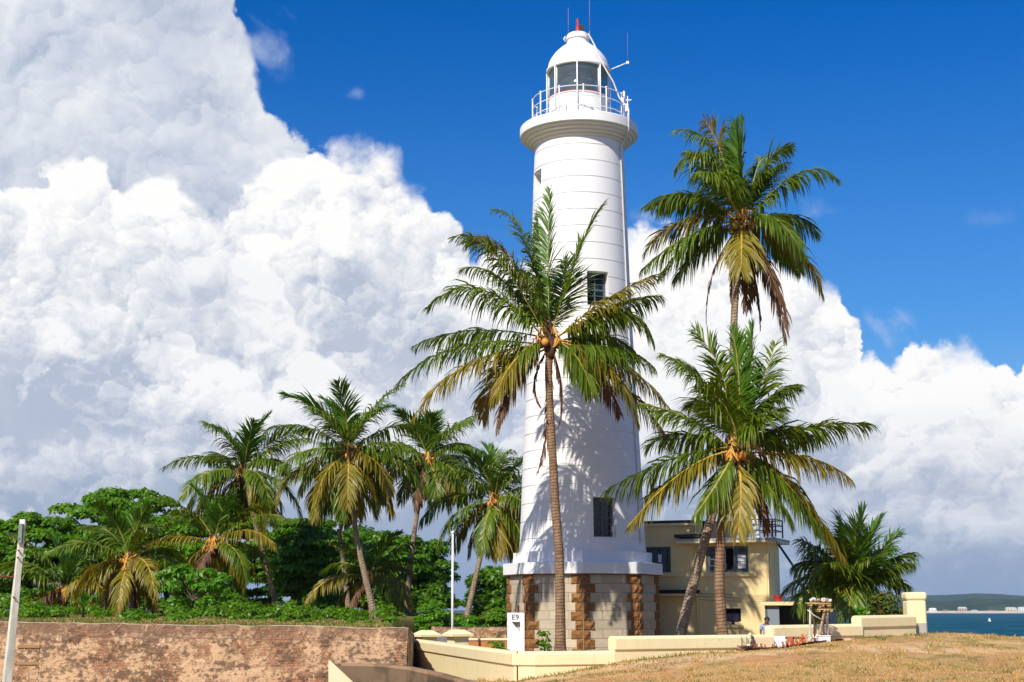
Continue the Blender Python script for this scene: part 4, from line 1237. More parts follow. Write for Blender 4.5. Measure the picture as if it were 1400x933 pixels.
# windows
def hwin(q, n, leaves, grid, open_mid=False):
    u0, u1, z0, z1 = q; mb = MB(); nn = n - .12
    for a, b, c, d in ((u0, u0 + .09, z0, z1), (u1 - .09, u1, z0, z1), (u0 + .09, u1 - .09, z0, z0 + .09), (u0 + .09, u1 - .09, z1 - .09, z1)): bbox(mb, a, b, nn, nn - .1, c, d)
    w = (u1 - u0) / leaves
    for i in range(1, leaves): bbox(mb, u0 + w * i - .05, u0 + w * i + .05, nn - .002, nn - .09, z0 + .09, z1 - .09)
    for i in range(leaves):
        if open_mid and i == 1: continue
        a, b = u0 + w * i + .06, u0 + w * (i + 1) - .06
        for g in range(1, grid): bbox(mb, a, b, nn - .01, nn - .07, z0 + (z1 - z0) * g / grid - .03, z0 + (z1 - z0) * g / grid + .03)
        bbox(mb, a, a + .1, nn - .012, nn - .065, z0 + .09, z1 - .09); bbox(mb, b - .1, b, nn - .012, nn - .065, z0 + .09, z1 - .09)
    wo = mb.build('window', M['frame'], hb)
    for i in range(leaves):
        if open_mid and i == 1: continue
        a, b = u0 + w * i + .1, u0 + w * (i + 1) - .1; mb = MB(); bbox(mb, a, b, nn - .035, nn - .05, z0 + .05, z1 - .05); mb.build('pane', M['pane'], wo)
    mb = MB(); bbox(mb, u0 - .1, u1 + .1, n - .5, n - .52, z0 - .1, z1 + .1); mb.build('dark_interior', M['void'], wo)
    mb = MB(); bbox(mb, u0 - .35, u1 + .35, n + .1, n - .02, z0 - .19, z0 - .02); mb.build('sill', M['yellow'], wo)
    return wo
w1 = hwin(FW[0], 0, 3, 4, True)
u0, u1, z0, z1 = FW[0]; w = (u1 - u0) / 3
# the louvred leaf at the right and the open sash standing out
mb = MB()
for i in range(4):
    zz = z0 + .16 + (z1 - z0 - .5) * i / 4; bbox(mb, u0 + .14, u0 + w - .14, -.105, -.125, zz, zz + .13)
mb.build('louvre', M['white_metal'], w1)
mb = MB(); bbox(mb, u0 + w * 1.62, u0 + w * 1.7, .32, -.12, z0 + .1, z1 - .1); mb.build('open_sash', M['white_metal'], w1)
w2 = hwin(FW[1], .03, 3, 4)
mb = MB(); q = FW[1]; ww = (q[1] - q[0]) / 3; bbox(mb, q[0] + ww * 1.2, q[0] + ww * 1.6, -.08, -.11, q[2] + .45, q[2] + .8); mb.build('note_pane', M['white_metal'], w2)
q = FW[2]; mb = MB(); nn = -.1
for a, b, c, d in ((q[0], q[0] + .05, q[2], q[3]), (q[1] - .05, q[1], q[2], q[3]), (q[0], q[1], q[3] - .05, q[3]), (q[0], q[1], q[2], q[2] + .05)): bbox(mb, a, b, nn, nn - .06, c, d)
w3 = mb.build('window', M['dark'], hb)
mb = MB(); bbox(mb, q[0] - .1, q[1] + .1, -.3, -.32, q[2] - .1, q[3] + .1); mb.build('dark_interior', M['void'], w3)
M['blue_cloth'] = m_plain('dark_blue_cloth', (.012, .012, .05), .8, .2, 9)
mb = MB(); bbox(mb, q[0] + .1, q[1] - .1, .06, .02, q[2] + .02, q[3] - .22); bbox(mb, q[0] + .3, q[1] - .3, .07, .03, q[2] - .1, q[2] + .03); mb.build('hanging_cloth', M['blue_cloth'], w3)
mb = MB(); bbox(mb, q[0] - .1, q[1] + .25, .1, -.02, bz(1000, 858), bz(1000, 854.5)); mb.build('sill', M['yellow'], w3)
# drain pipe and thin cables across the front
mb = MB(); mb.tube([bp(uL + .12, .1, -.2), bp(uL + .12, .1, zl - .1)], .045, 8); mb.build('drain_pipe', M['yellow'], hb)
mb = MB()
for py in (814, 818, 822.5):
    mb.tube([bp(u, .09, bz(1048 - 70 * k / 4, py - .6 * k) - .02 * sin(pi * k / 4)) for k, u in enumerate(np.linspace(0.02, bu(957), 5))], .008, 5)
mb.build('wall_cable', M['dark'], hb)
# roof railing, tank stand and lattice
ra = zr + .25; rt = bz(1030, 710)
mb = MB(); us = [bu(1062), bu(1047), bu(1024), bu(1004)]
for u in us + [bu(1058)]:
    mb.bar(bp(u, -.1, ra), bp(u, -.1, rt), .06)
for u in (us[0], us[1]): mb.bar(bp(u, -1.6, ra), bp(u, -1.6, rt), .06)
for f in (.98, .68, .36):
    z = ra + (rt - ra) * f; mb.bar(bp(us[0], -.1, z), bp(us[-1], -.1, z), .045); mb.bar(bp(us[0], -.1, z), bp(us[0], -1.6, z), .045)
    mb.bar(bp(us[0], -1.6, z), bp(us[-1], -1.6, z), .045)
mb.build('roof_railing', M['dark'], hb)
mb = MB(); ul, ur_ = bu(1025), bu(1035); zt_ = bz(1030, 690)
for u in (ul, ur_):
    for n in (-.6, -.9): mb.bar(bp(u, n, ra), bp((u + (ul + ur_) / 2) / 2, n, zt_), .05)
for i in range(5):
    f0, f1 = i / 5, (i + 1) / 5; za, zb = ra + (zt_ - ra) * f0, ra + (zt_ - ra) * f1
    mb.bar(bp(ul, -.6, za), bp(ur_, -.6, zb), .03); mb.bar(bp(ur_, -.6, za), bp(ul, -.6, zb), .03)
mb.build('lattice_mast', M['white_metal'], hb)
mb = MB(); bbox(mb, bu(1001), bu(960), -.3, -.4, ra, bz(985, 712)); 
mb.build('stair_head', M['black'], hb)
# slanting pole from the roof corner to the ground, bent gutter end
mb = MB(); mb.tube([bp(-.45, .5, zr + .2), at(1085, 775, 62.8), at(1100, 812, 62.5), at(1106, 832, 62.4)], .05, 8); mb.build('slanting_pole', M['dark'], hb)
mb = MB(); mb.tube([bp(-.1, .60, zr + .15), bp(-.5, .62, zr + .12), bp(-.7, .6, zr - .1)], .05, 8); mb.build('gutter_end', M['concrete'], hb)
M['blue_grey_wall'] = m_stained('blue_grey_wall', (.20, .24, .28), (.1, .12, .12), .5)
# veranda on the right
VX = bu(1134, .4)
zs = bz(1075, 828, .8); zs1 = zs + .15
mb = MB(); bbox(mb, .12, VX, .9, -1.6, zs, zs1); vs_ = mb.build('veranda_slab', M['yellow'], hb, bevel=.01)
mb = MB(); bbox(mb, VX, -.02, -1.5, -1.6, -.4, zs); bbox(mb, -.02, -.12, .72, -1.5, -.4, zs - .002); bbox(mb, VX + .1, VX, .72, -1.5, -.4, zs - .002); mb.build('veranda_wall', M['frame'], hb)
mb = MB(); bbox(mb, -.121, -.62, .70, .6, -.4, zs - .002); mb.build('veranda_panel', M['blue_grey_wall'], hb)
tb = thing('flower_pot', tuple(bp(bu(1063, .6), .6, zs1)), 'red round pot on the veranda slab beside the yellow house', 'pot')
mb = MB(); mb.lathe(bp(bu(1063, .6), .6, zs1), [(.05, 0), (.14, .005), (.17, .2), (.19, .21), (.19, .28), (.16, .28), (.15, .2)], 20); mb.build('pot_body', M['red'], tb)
mb = MB(); mb.lathe(bp(bu(1063, .6), .6, zs1), [(.01, .2), (.152, .2)][::-1], 20); mb.build('soil', M['bark'], tb)
# ------------------------------------------------------------------ palms
RNG = np.random.default_rng(11)


def unit(a): return a / np.maximum(np.linalg.norm(a, axis=-1, keepdims=True), 1e-9)


def frond_mesh(C, droop=0.5, leaf=0.95, n=58, width=0.05, roll=0.0, fold=0.25, forward=0.75, ragged=0.12, side0=None, rad=0.035, start=0.14, spread=1.0):
    "C: (m,3) points of the rib from base to tip. Leaflets on both sides, each a narrow drooping blade. Returns V, F, mat"
    n = int(n * 1.9); width *= 1.0; leaf *= 1.62; forward *= 1.2; width *= 1.42; ragged *= .8; droop *= 1.15
    C = np.asarray(C, float)
    seg = np.linalg.norm(np.diff(C, axis=0), axis=1); s = np.concatenate([[0], np.cumsum(seg)]); L = s[-1]; s = s / L
    def pt(u): return np.stack([np.interp(u, s, C[:, k]) for k in range(3)], -1)
    tang = lambda u: unit(pt(np.minimum(u + .02, 1)) - pt(np.maximum(u - .02, 0)))
    up = np.array([0, 0, 1.0])
    def frame(u):
        T = tang(u)
        h = C[-1] - C[0]; h = h * np.array([1, 1, 0]); h = h / max(np.linalg.norm(h), 1e-6)
        if np.linalg.norm((C[-1] - C[0])[:2]) < 0.32 * L and side0 is not None: h = np.array([cos(side0), sin(side0), 0])
        sd = np.cross(h, up); sd = np.broadcast_to(sd, T.shape)
        sd = unit(sd - T * np.sum(sd * T, -1, keepdims=True)); nr = np.cross(sd, T)
        ang = roll * (0.3 + u[:, None]); c, q = np.cos(ang), np.sin(ang)
        return T, sd * c + nr * q, nr * c - sd * q
    Vs, Fs, Ms, base = [], [], [], 0
    # rib
    m = 12; u = np.linspace(0, 1, m); T, sd, nr = frame(u); P = pt(u)
    r = (rad * (1 - u) ** 0.8 + 0.006)[:, None]; r[0] *= 1.9; r[1] *= 1.25
    ring = np.stack([P + sd * r * 1.2, P + nr * r * .7, P - sd * r * 1.2, P - nr * r * .7], 1).reshape(-1, 3)
    i = np.arange(m - 1)[:, None] * 4; k = np.arange(4)[None, :]
    Fs.append(np.stack([i + k, i + (k + 1) % 4, i + 4 + (k + 1) % 4, i + 4 + k], -1).reshape(-1, 4)); Vs.append(ring); Ms.append(np.ones(len(Fs[-1]), int)); base += len(ring)
    for sg in (-1, 1):
        u = start + (1 - start) * (np.arange(n) + RNG.uniform(-.4, .4, n)) / n; u = np.clip(u, start, 0.995)
        gaps = np.interp(u, np.linspace(0, 1, 24), (RNG.random(24) < .16) * 1.0); keep = RNG.random(n) > np.maximum(ragged * (0.3 + u), gaps * .75); u = u[keep]; q = len(u)
        T, sd, nr = frame(u); P = pt(u)
        prof = np.interp(u, [0.1, 0.22, 0.42, 0.7, 0.9, 1.0], [0.45, 0.8, 1.0, 0.82, 0.5, 0.28])
        clump = np.interp(u, np.linspace(0, 1, 15), RNG.uniform(.72, 1.12, 15)); ln = leaf * prof * clump * RNG.uniform(0.78, 1.15, q)
        fw = forward * np.interp(u, [0.1, 0.6, 1], [0.55, 1.0, 1.9]) * RNG.uniform(.8, 1.2, q)
        d = unit(sg * sd * spread + T * fw[:, None] + nr * (fold + RNG.normal(0, .13, q))[:, None])
        w = width * np.interp(u, [0.1, 0.5, 1], [0.8, 1, .7]) * RNG.uniform(.8, 1.2, q)
        dr = droop * RNG.uniform(.5, 1.6, q) * np.interp(u, np.linspace(0, 1, 11), RNG.uniform(.6, 1.4, 11))
        wd = unit(T - d * np.sum(T * d, -1, keepdims=True))
        wd = unit(wd + nr * RNG.normal(0, .35, q)[:, None])
        pts = [P]; dd = d.copy()
        for stp, fr in ((0, .34), (1, .36), (2, .30)):
            dd = unit(dd + np.array([0, 0, -1.0]) * (dr * (0.42 + .42 * stp))[:, None]); pts.append(pts[-1] + dd * (ln * fr)[:, None])
        W = (0.55, 1.0, 0.8, 0.08)
        V = np.stack([p + s_ * wd * (w * W[j] / 2)[:, None] for j, p in enumerate(pts) for s_ in (-1, 1)], 1).reshape(-1, 3)
        b = (np.arange(q) * 8)[:, None, None]; j = (np.arange(3) * 2)[None, :, None]
        F = (base + b + j + np.array([0, 1, 3, 2])[None, None, :]).reshape(-1, 4)
        Vs.append(V); Fs.append(F); Ms.append(np.zeros(len(F), int)); base += len(V)
    return np.concatenate(Vs), np.concatenate(Fs), np.concatenate(Ms)


def bez3(p0, mid, p2, n=22):
    "quadratic curve through mid at t = 0.5"
    c = 2 * np.array(mid) - 0.5 * (np.array(p0) + np.array(p2)); t_ = np.linspace(0, 1, n)[:, None]
    return (1 - t_) ** 2 * np.array(p0) + 2 * t_ * (1 - t_) * c + t_ ** 2 * np.array(p2)


def auto_rib(p0, az, el, L, bend, n=22, pw=1.25):
    t_ = np.linspace(0, 1, n); e = el - bend * t_ ** pw
    d = np.stack([np.cos(e) * np.sin(az), -np.cos(e) * np.cos(az), np.sin(e)], 1)
    return np.array(p0) + np.concatenate([[np.zeros(3)], np.cumsum(d[:-1] * (L / (n - 1)), 0)])


KIND = {'y': ('frond_young', 'rachis'), 'g': ('frond', 'rachis'), 'o': ('frond_old', 'rachis_old'), 'd': ('frond_dead', 'rachis_dead')}
SPH = None


def spline(pts, n=40):
    "Catmull-Rom through pts"
    P = np.array([tuple(p) for p in pts]); P = np.concatenate([[2 * P[0] - P[1]], P, [2 * P[-1] - P[-2]]]); out = []
    m = len(P) - 3
    for i in range(m):
        for t_ in np.linspace(0, 1, max(3, n // m), endpoint=(i == m - 1)):
            a, b, c, d = P[i:i + 4]
            out.append(0.5 * (2 * b + (c - a) * t_ + (2 * a - 5 * b + 4 * c - d) * t_ ** 2 + (3 * b - a - 3 * c + d) * t_ ** 3))
    return np.array(out)


def palm_trunk(root, pts, r0, r1, m):
    C = spline(pts, 60); k = 14
    s = np.concatenate([[0], np.cumsum(np.linalg.norm(np.diff(C, axis=0), axis=1))]); L = s[-1]
    # resample finely so that the leaf-scar rings have a profile
    q = np.arange(0, L, 0.06); P = np.stack([np.interp(q, s, C[:, j]) for j in range(3)], 1); f = q / L
    r = r0 + (r1 - r0) * np.minimum(1, f * 1.15) + 0.10 * np.exp(-q / 0.35)
    r = r * (1 + 0.035 * (np.arange(len(q)) % 2) + 0.05 * (vnoise(q, q * 0, .5, 31) - .5))
    T = unit(np.gradient(P, axis=0)); x = unit(np.cross(T, np.array([0.1, 1, 0.05]))); y = np.cross(T, x)
    a = np.linspace(0, 2 * pi, k + 1)[:-1]
    V = (P[:, None] + (x[:, None] * np.cos(a)[None, :, None] + y[:, None] * np.sin(a)[None, :, None]) * r[:, None, None]).reshape(-1, 3)
    n = len(q); i = (np.arange(n - 1)[:, None] * k); j = np.arange(k)[None, :]
    F = np.stack([i + j, i + (j + 1) % k, i + k + (j + 1) % k, i + k + j], -1).reshape(-1, 4)
    uv = np.stack([np.stack([np.broadcast_to(jj / k, (n - 1, k)), vv[:, None] + 0 * jj], -1) for jj, vv in ((j, q[:-1]), (j + 1, q[:-1]), (j + 1, q[1:]), (j, q[1:]))], 2).reshape(-1, 2)
    np_obj('trunk', V, F, m, root, smooth=True, uv=uv)
    return P[-1], T[-1]


def ball(c, r, rz, nseg=10, nr=7):
    V, F = [], []
    for i in range(nr + 1):
        th = pi * i / nr
        for k in range(nseg): V.append((c[0] + r * sin(th) * cos(2 * pi * k / nseg), c[1] + r * sin(th) * sin(2 * pi * k / nseg), c[2] + rz * cos(th)))
    for i in range(nr):
        for k in range(nseg): F.append((i * nseg + k, (i + 1) * nseg + k, (i + 1) * nseg + (k + 1) % nseg, i * nseg + (k + 1) % nseg))
    return V, F


def crown_heart(root, c, rng, nuts=7, r=0.15, green=False, flowers=3, fib=0.26, size=1.0):
    "fibrous heart, flower stalks and coconuts of a palm crown"
    c = np.array(c)
    mb = MB(); mb.tube([c + (0, 0, -.75 * size), c + (0, 0, -.45 * size), c + (0, 0, -.1), c + (0, 0, .35 * size), c + (0, 0, .8 * size)], [.15, fib * .85, fib, fib * .6, .04], 12); mb.build('crown_fibre', M['fibre'], root)
    for i in range(nuts):
        a = 2 * pi * i / nuts * 1.62 + rng.uniform(-.3, .3); q = c + (cos(a) * rng.uniform(.25, .42) * size, sin(a) * rng.uniform(.25, .42) * size, rng.uniform(-.42, .08) * size)
        V, F = ball(q, r * rng.uniform(.8, 1.1), r * 1.15); mb = MB(); mb.add(V, F, smooth=True); mb.build('coconut', M['coconut_green' if green and i % 2 else 'coconut'], root)
    for i in range(flowers):
        a = rng.uniform(0, 2 * pi) if i else -pi / 2 + rng.uniform(-.4, .4)
        q0 = c + (0, 0, .1); q1 = c + (cos(a) * .38 * size, sin(a) * .38 * size, .42 * size); q2 = c + (cos(a) * .62 * size, sin(a) * .62 * size, .12 * size)
        mb = MB(); mb.tube([q0, q1, q2], [.045, .035, .015], 6)
        for j in range(18):
            b = q1 + (q2 - q1) * (j / 8); e = b + np.array([rng.uniform(-.2, .2), rng.uniform(-.2, .2), rng.uniform(-.38, -.05)]) * size; mb.tube([b, e], [.026, .014], 4, cap=False)
        mb.build('flower_stalk', M['spathe'], root)


def add_frond(root, C, kind, **kw):
    V, F, mi = frond_mesh(C, **kw)
    a, b = KIND[kind]
    o = np_obj('frond', V, F, [M[a], M[b]], root, mi=mi)
    if kind == 'd': o['label'] = 'dry brown hanging frond'
    return o


def traced_palm(label, trunk_px, Y, crown, fronds, r0, r1, tm, nuts, group='coconut palms', green=False, seed=1, droop=.5, leaf=.95, fill=0, base_z=None, flowers=3, wid=.05, n=60):
    rng = random.Random(seed)
    P = [at(x, y, Y + dy) for x, y, dy in trunk_px]
    b = P[0].copy(); zb = g1(b.x, b.y) - .15
    if b.z > zb: P.insert(0, Vector((b.x + (P[0].x - P[1].x) * .2, b.y, zb)))
    root = thing('palm_tree', tuple(P[0]), label, 'palm tree', group)
    tip, T = palm_trunk(root, P, r0, r1, tm)
    c = np.array(at(crown[0], crown[1], Y + trunk_px[-1][2]))
    crown_heart(root, c + (0, 0, .1), rng, nuts, green=green, flowers=flowers)
    Yc = Y + trunk_px[-1][2]
    for f in fronds:
        tx, ty, mx, my, dy, k = f[:6]
        opt = dict(f[6]) if len(f) > 6 else {}
        p0 = c + np.array([0, 0, rng.uniform(-.15, .15)])
        mid = np.array(at(mx, my, Yc + dy * .62)); tp = np.array(at(tx, ty, Yc + dy))
        d0 = unit(mid - p0); C = bez3(p0 + d0 * .12, mid, tp)
        kw = dict(droop=droop * rng.uniform(.8, 1.3), leaf=leaf * rng.uniform(.9, 1.1), n=n, roll=rng.uniform(-.35, .35), width=wid, side0=rng.choice((0, pi)) + rng.uniform(-.6, .6))
        if k == 'd': kw.update(ragged=.45, droop=droop * 2.2, leaf=leaf * .8)
        kw.update(opt); add_frond(root, C, k, **kw)
    for i in range(fill):     # shorter fronds filling the far side of the crown
        az = pi + rng.uniform(-1.9, 1.9); el = R(rng.uniform(-25, 65)); C = auto_rib(c + (0, 0, .1), az, el, rng.uniform(3.2, 4.4), R(rng.uniform(55, 95)))
        add_frond(root, C, rng.choice('ggo'), droop=droop * 1.2, leaf=leaf, n=n, roll=rng.uniform(-.5, .5), width=wid)
    return root, c


def auto_palm(label, trunk_px, Y, crown, seed, nf=25, L=4.35, r0=.17, r1=.115, tm='trunk', nuts=6, droop=.66, leaf=.9, elmin=-58, elmax=84, group='coconut palms', old=.35, lean=0.0, n=46, wid=.055, bend=(70, 105)):
    rng = random.Random(seed)
    P = [at(x, y, Y) for x, y in trunk_px]
    b = P[0].copy(); zb = g1(b.x, b.y) - .15
    P.insert(0, Vector((b.x + (P[0].x - P[1].x) * .15, b.y, min(zb, b.z - .05))))
    root = thing('palm_tree', tuple(P[0]), label, 'palm tree', group)
    palm_trunk(root, P, r0, r1, M[tm])
    c = np.array(at(crown[0], crown[1], Y))
    crown_heart(root, c + (0, 0, .05), rng, nuts, r=.14, size=.9)
    for i in range(nf):
        f = i / (nf - 1); el = R(elmax - (elmax - elmin) * f ** 0.9 + rng.uniform(-9, 9)); az = i * 2.39996 + rng.uniform(-.3, .3) + seed
        k = 'y' if f < .12 else ('o' if f > 1 - old and rng.random() < .75 else 'g')
        if f > .93 and rng.random() < .6: k = 'd'
        if abs((az + pi) % (2 * pi) - pi) < .55 and -25 < math.degrees(el) < 50: az += 1.1
        ln = L * (0.75 + .3 * sin(pi * min(1, f * 1.3))) * rng.uniform(.88, 1.08)
        bd = R(rng.uniform(*bend)) * (0.45 + .75 * min(1, f * 1.6)); bd = min(bd, el + R(88))
        C = auto_rib(c + (0, 0, .1), az, el, ln, max(R(8), bd))
        kw = dict(droop=droop * (0.6 + .8 * f) * rng.uniform(.8, 1.2), leaf=leaf * rng.uniform(.9, 1.1), n=n, roll=rng.uniform(-.4, .4), width=wid, side0=rng.uniform(0, 6.28), rad=.032)
        if k == 'd': kw.update(ragged=.4, droop=1.3, leaf=leaf * .8)
        if k == 'y': kw.update(droop=.22, forward=1.0, spread=.65, fold=.3)
        add_frond(root, C, k, **kw)
    return root


UPR = dict(droop=.25, forward=.95, fold=.3, spread=.62, leaf=.85, ragged=.3)
HANG = dict(droop=1.1)
# --- the palm standing in front of the tower
def q3(x, y): return 530 + x / 2.333, 240 + y / 2.333
def F3(tx, ty, mx, my, dy, k, **o):
    a, b = q3(tx, ty); c, d = q3(mx, my); return (a, b, c, d, dy, k, o)
central = [
    F3(518, 45, 512, 250, .3, 'y', **UPR), F3(693, 85, 612, 240, .8, 'g', droop=.2, forward=1.3), F3(478, 130, 490, 300, .9, 'g', **UPR),
    F3(347, 112, 440, 215, .4, 'g', droop=.4), F3(208, 200, 340, 250, -.6, 'g', droop=.5), F3(238, 300, 360, 330, 1.5, 'g', droop=.55), F3(128, 420, 300, 365, -.3, 'g', droop=.6),
    F3(250, 215, 380, 255, 1.2, 'o', droop=.5), F3(82, 545, 270, 495, .9, 'g', droop=.75), F3(32, 665, 230, 545, -.4, 'g', droop=.8), F3(88, 768, 250, 605, -1.0, 'o', droop=.7),
    F3(345, 705, 410, 585, -1.2, 'o', droop=.8), F3(352, 808, 412, 640, -1.2, 'd'), F3(390, 640, 430, 560, -.9, 'g', droop=.9),
    F3(872, 312, 700, 395, -.6, 'o', droop=.5), F3(868, 385, 730, 420, 1.1, 'g', droop=.7), F3(848, 540, 745, 440, -.4, 'g', droop=.85), F3(788, 580, 690, 510, 2.0, 'g', droop=.9),
    F3(852, 615, 735, 555, -1.4, 'g', droop=.9), F3(885, 728, 730, 585, .4, 'o', droop=1.0), F3(798, 790, 700, 605, -1.0, 'o', droop=.9), F3(905, 890, 770, 690, .9, 'd', droop=.7),
    F3(740, 760, 650, 610, 1.8, 'd', droop=1.2), F3(650, 690, 600, 575, -1.1, 'g', droop=.9), F3(478, 945, 515, 780, .3, 'd', leaf=.45), F3(545, 800, 556, 680, -.5, 'd', leaf=.4),
    F3(490, 740, 470, 650, -.7, 'd', leaf=.2), F3(560, 270, 560, 360, 2.2, 'g', droop=.25), F3(420, 300, 460, 370, 2.4, 'g', droop=.35),]
traced_palm('tall palm with a slender trunk standing directly in front of the white tower', [(766, 888, 0), (766, 830, 0), (764.5, 760, 0), (760, 700, 0), (756.5, 640, 0), (752, 560, 0), (750, 510, 0), (752, 478, 0)],
            54.0, (752, 468), central, .185, .135, M['trunk_brown'], 7, seed=3, fill=1, leaf=1.0, n=64, wid=.052)
# --- the tallest palm on the right
def q7(x, y): return 820 + x / 2.916, 150 + y / 2.916
def F7(tx, ty, mx, my, dy, k, **o):
    a, b = q7(tx, ty); c, d = q7(mx, my); return (a, b, c, d, dy, k, o)
upper = [
    F7(572, 35, 568, 230, .4, 'y', **UPR), F7(545, 60, 560, 240, -.8, 'y', **UPR), F7(305, 85, 440, 150, -.3, 'g', droop=.6), F7(420, 45, 490, 190, 1.0, 'o', droop=.4), F7(300, 245, 410, 200, -.8, 'g', droop=.7),
    F7(345, 170, 455, 240, 1.6, 'g', droop=.5), F7(400, 250, 480, 290, -2.2, 'g', droop=.6), F7(762, 150, 665, 230, .3, 'g', droop=.5), F7(740, 215, 660, 270, 1.8, 'g', droop=.6), F7(640, 190, 610, 290, 2.0, 'g', droop=.4),
    F7(950, 280, 790, 255, -.4, 'g', droop=.75), F7(172, 390, 350, 335, .2, 'g', droop=.8), F7(165, 640, 350, 505, -.5, 'g', droop=.9), F7(240, 660, 390, 510, .9, 'g', droop=.9), F7(300, 670, 420, 530, 1.4, 'g', droop=.9),
    F7(865, 500, 760, 420, 1.0, 'g', droop=.8), F7(798, 560, 690, 430, -1.6, 'g', droop=.8), F7(888, 735, 770, 540, -.2, 'o', droop=1.0), F7(800, 640, 710, 510, 1.0, 'g', droop=.9),
    F7(738, 920, 690, 680, -.8, 'd', leaf=.75), F7(720, 800, 660, 620, .8, 'd', leaf=.8), F7(640, 880, 625, 700, .4, 'd', leaf=.25), F7(425, 850, 455, 640, .2, 'd', leaf=.3), F7(562, 640, 566, 520, -1.6, 'o', droop=.8),
    F7(530, 780, 545, 600, 1.1, 'd', leaf=.5), F7(580, 800, 590, 640, 1.2, 'd', leaf=.6)]
traced_palm('tallest palm at the right with leaning foot, crown high in blue sky', [(931, 868, 0), (942, 820, 0), (958, 760, 0), (974, 703, 0), (986, 665, 0), (997, 600, 0), (1002, 520, 0), (1003.5, 440, 0), (1008, 370, 0), (1012, 315, 0)],
            52.0, (1013, 305), upper, .18, .12, M['trunk'], 8, green=True, seed=8, fill=2, leaf=.95, n=62)
# --- the lower palm on the right
def q8(x, y): return 820 + x / 2.0727, 430 + y / 2.0727
def F8(tx, ty, mx, my, dy, k, **o):
    a, b = q8(tx, ty); c, d = q8(mx, my); return (a, b, c, d, dy, k, o)
lower = [
    F8(435, 35, 420, 200, .3, 'y', **UPR), F8(375, 45, 395, 200, -.5, 'y', **UPR), F8(268, 45, 345, 170, .2, 'g', droop=.25), F8(180, 115, 290, 200, -.5, 'g', droop=.5), F8(225, 130, 310, 215, 1.2, 'g', droop=.45), F8(255, 260, 320, 260, 1.9, 'g', droop=.6),
    F8(498, 85, 450, 220, .9, 'g', droop=.3), F8(562, 200, 480, 240, .5, 'g', droop=.6), F8(520, 215, 460, 260, 1.9, 'g', droop=.5), F8(775, 315, 610, 320, -.2, 'g', droop=.55, forward=.9), F8(715, 470, 590, 405, -.6, 'o', droop=.85),
    F8(120, 255, 250, 295, .6, 'g', droop=.6), F8(140, 370, 260, 340, 1.5, 'g', droop=.7), F8(20, 500, 190, 415, .1, 'g', droop=.85), F8(75, 610, 230, 450, -.9, 'o', droop=.85), F8(130, 520, 270, 430, 1.0, 'g', droop=.8),
    F8(392, 620, 400, 490, -1.0, 'o', droop=.8), F8(690, 690, 550, 490, -.8, 'o', droop=.85), F8(640, 640, 530, 480, -1.0, 'g', droop=1.0), F8(620, 600, 520, 460, 1.2, 'g', droop=.9), F8(470, 620, 450, 500, .7, 'd', leaf=.6),
    F8(545, 590, 475, 480, -1.0, 'g', droop=1.0), F8(270, 570, 340, 465, -.9, 'g', droop=1.0), F8(510, 270, 440, 320, -1.0, 'g', droop=.4), F8(310, 210, 370, 290, -1.0, 'g', droop=.4)]
traced_palm('medium palm in front of the yellow house with straight rust brown trunk', [(988, 869, 0), (985, 830, 0), (983.5, 790, 0), (986, 720, 0), (993, 670, 0), (1003, 630, 0)],
            49.0, (1007, 615), lower, .185, .14, M['trunk_brown'], 9, seed=5, fill=3, leaf=.92, n=60)
# --- the low palm by the seaward wall
low = [(1182, 698, 1172, 750, .3, 'y', UPR), (1205, 708, 1183, 755, .8, 'y', UPR), (1150, 708, 1160, 755, .6, 'g', dict(droop=.2)), (1122, 722, 1143, 755, .2, 'g', {}), (1095, 738, 1130, 762, -.4, 'g', {}), (1085, 775, 1125, 772, .4, 'g', {}),
       (1072, 808, 1118, 785, -.2, 'g', {}), (1090, 830, 1125, 800, -1.0, 'g', {}), (1228, 728, 1200, 765, -.3, 'y', dict(droop=.25)), (1250, 755, 1205, 772, .3, 'g', {}), (1246, 770, 1205, 782, -.8, 'g', {}), (1238, 800, 1200, 790, -.4, 'g', {}),
       (1200, 838, 1185, 800, -1.4, 'g', {}), (1160, 845, 1165, 800, -1.8, 'g', {}), (1120, 850, 1140, 805, -1.2, 'o', {}), (1135, 770, 1148, 780, -2.0, 'g', {}), (1196, 760, 1180, 775, -2.0, 'g', {}), (1110, 760, 1135, 775, 1.6, 'g', {}),
       (1220, 785, 1190, 785, 1.5, 'g', {}), (1215, 750, 1188, 765, 1.4, 'g', {}), (1150, 740, 1158, 765, -1.2, 'g', dict(droop=.3)), (1105, 815, 1130, 795, .8, 'g', {}), (1170, 720, 1168, 765, -1.0, 'y', UPR)]
traced_palm('short bushy palm with hardly any trunk behind the seaward wall', [(1168, 880, 0), (1168, 845, 0), (1168, 818, 0)], 53.0, (1168, 808), low, .2, .17, M['trunk_brown'], 0, seed=9, leaf=.85, n=52, flowers=0)
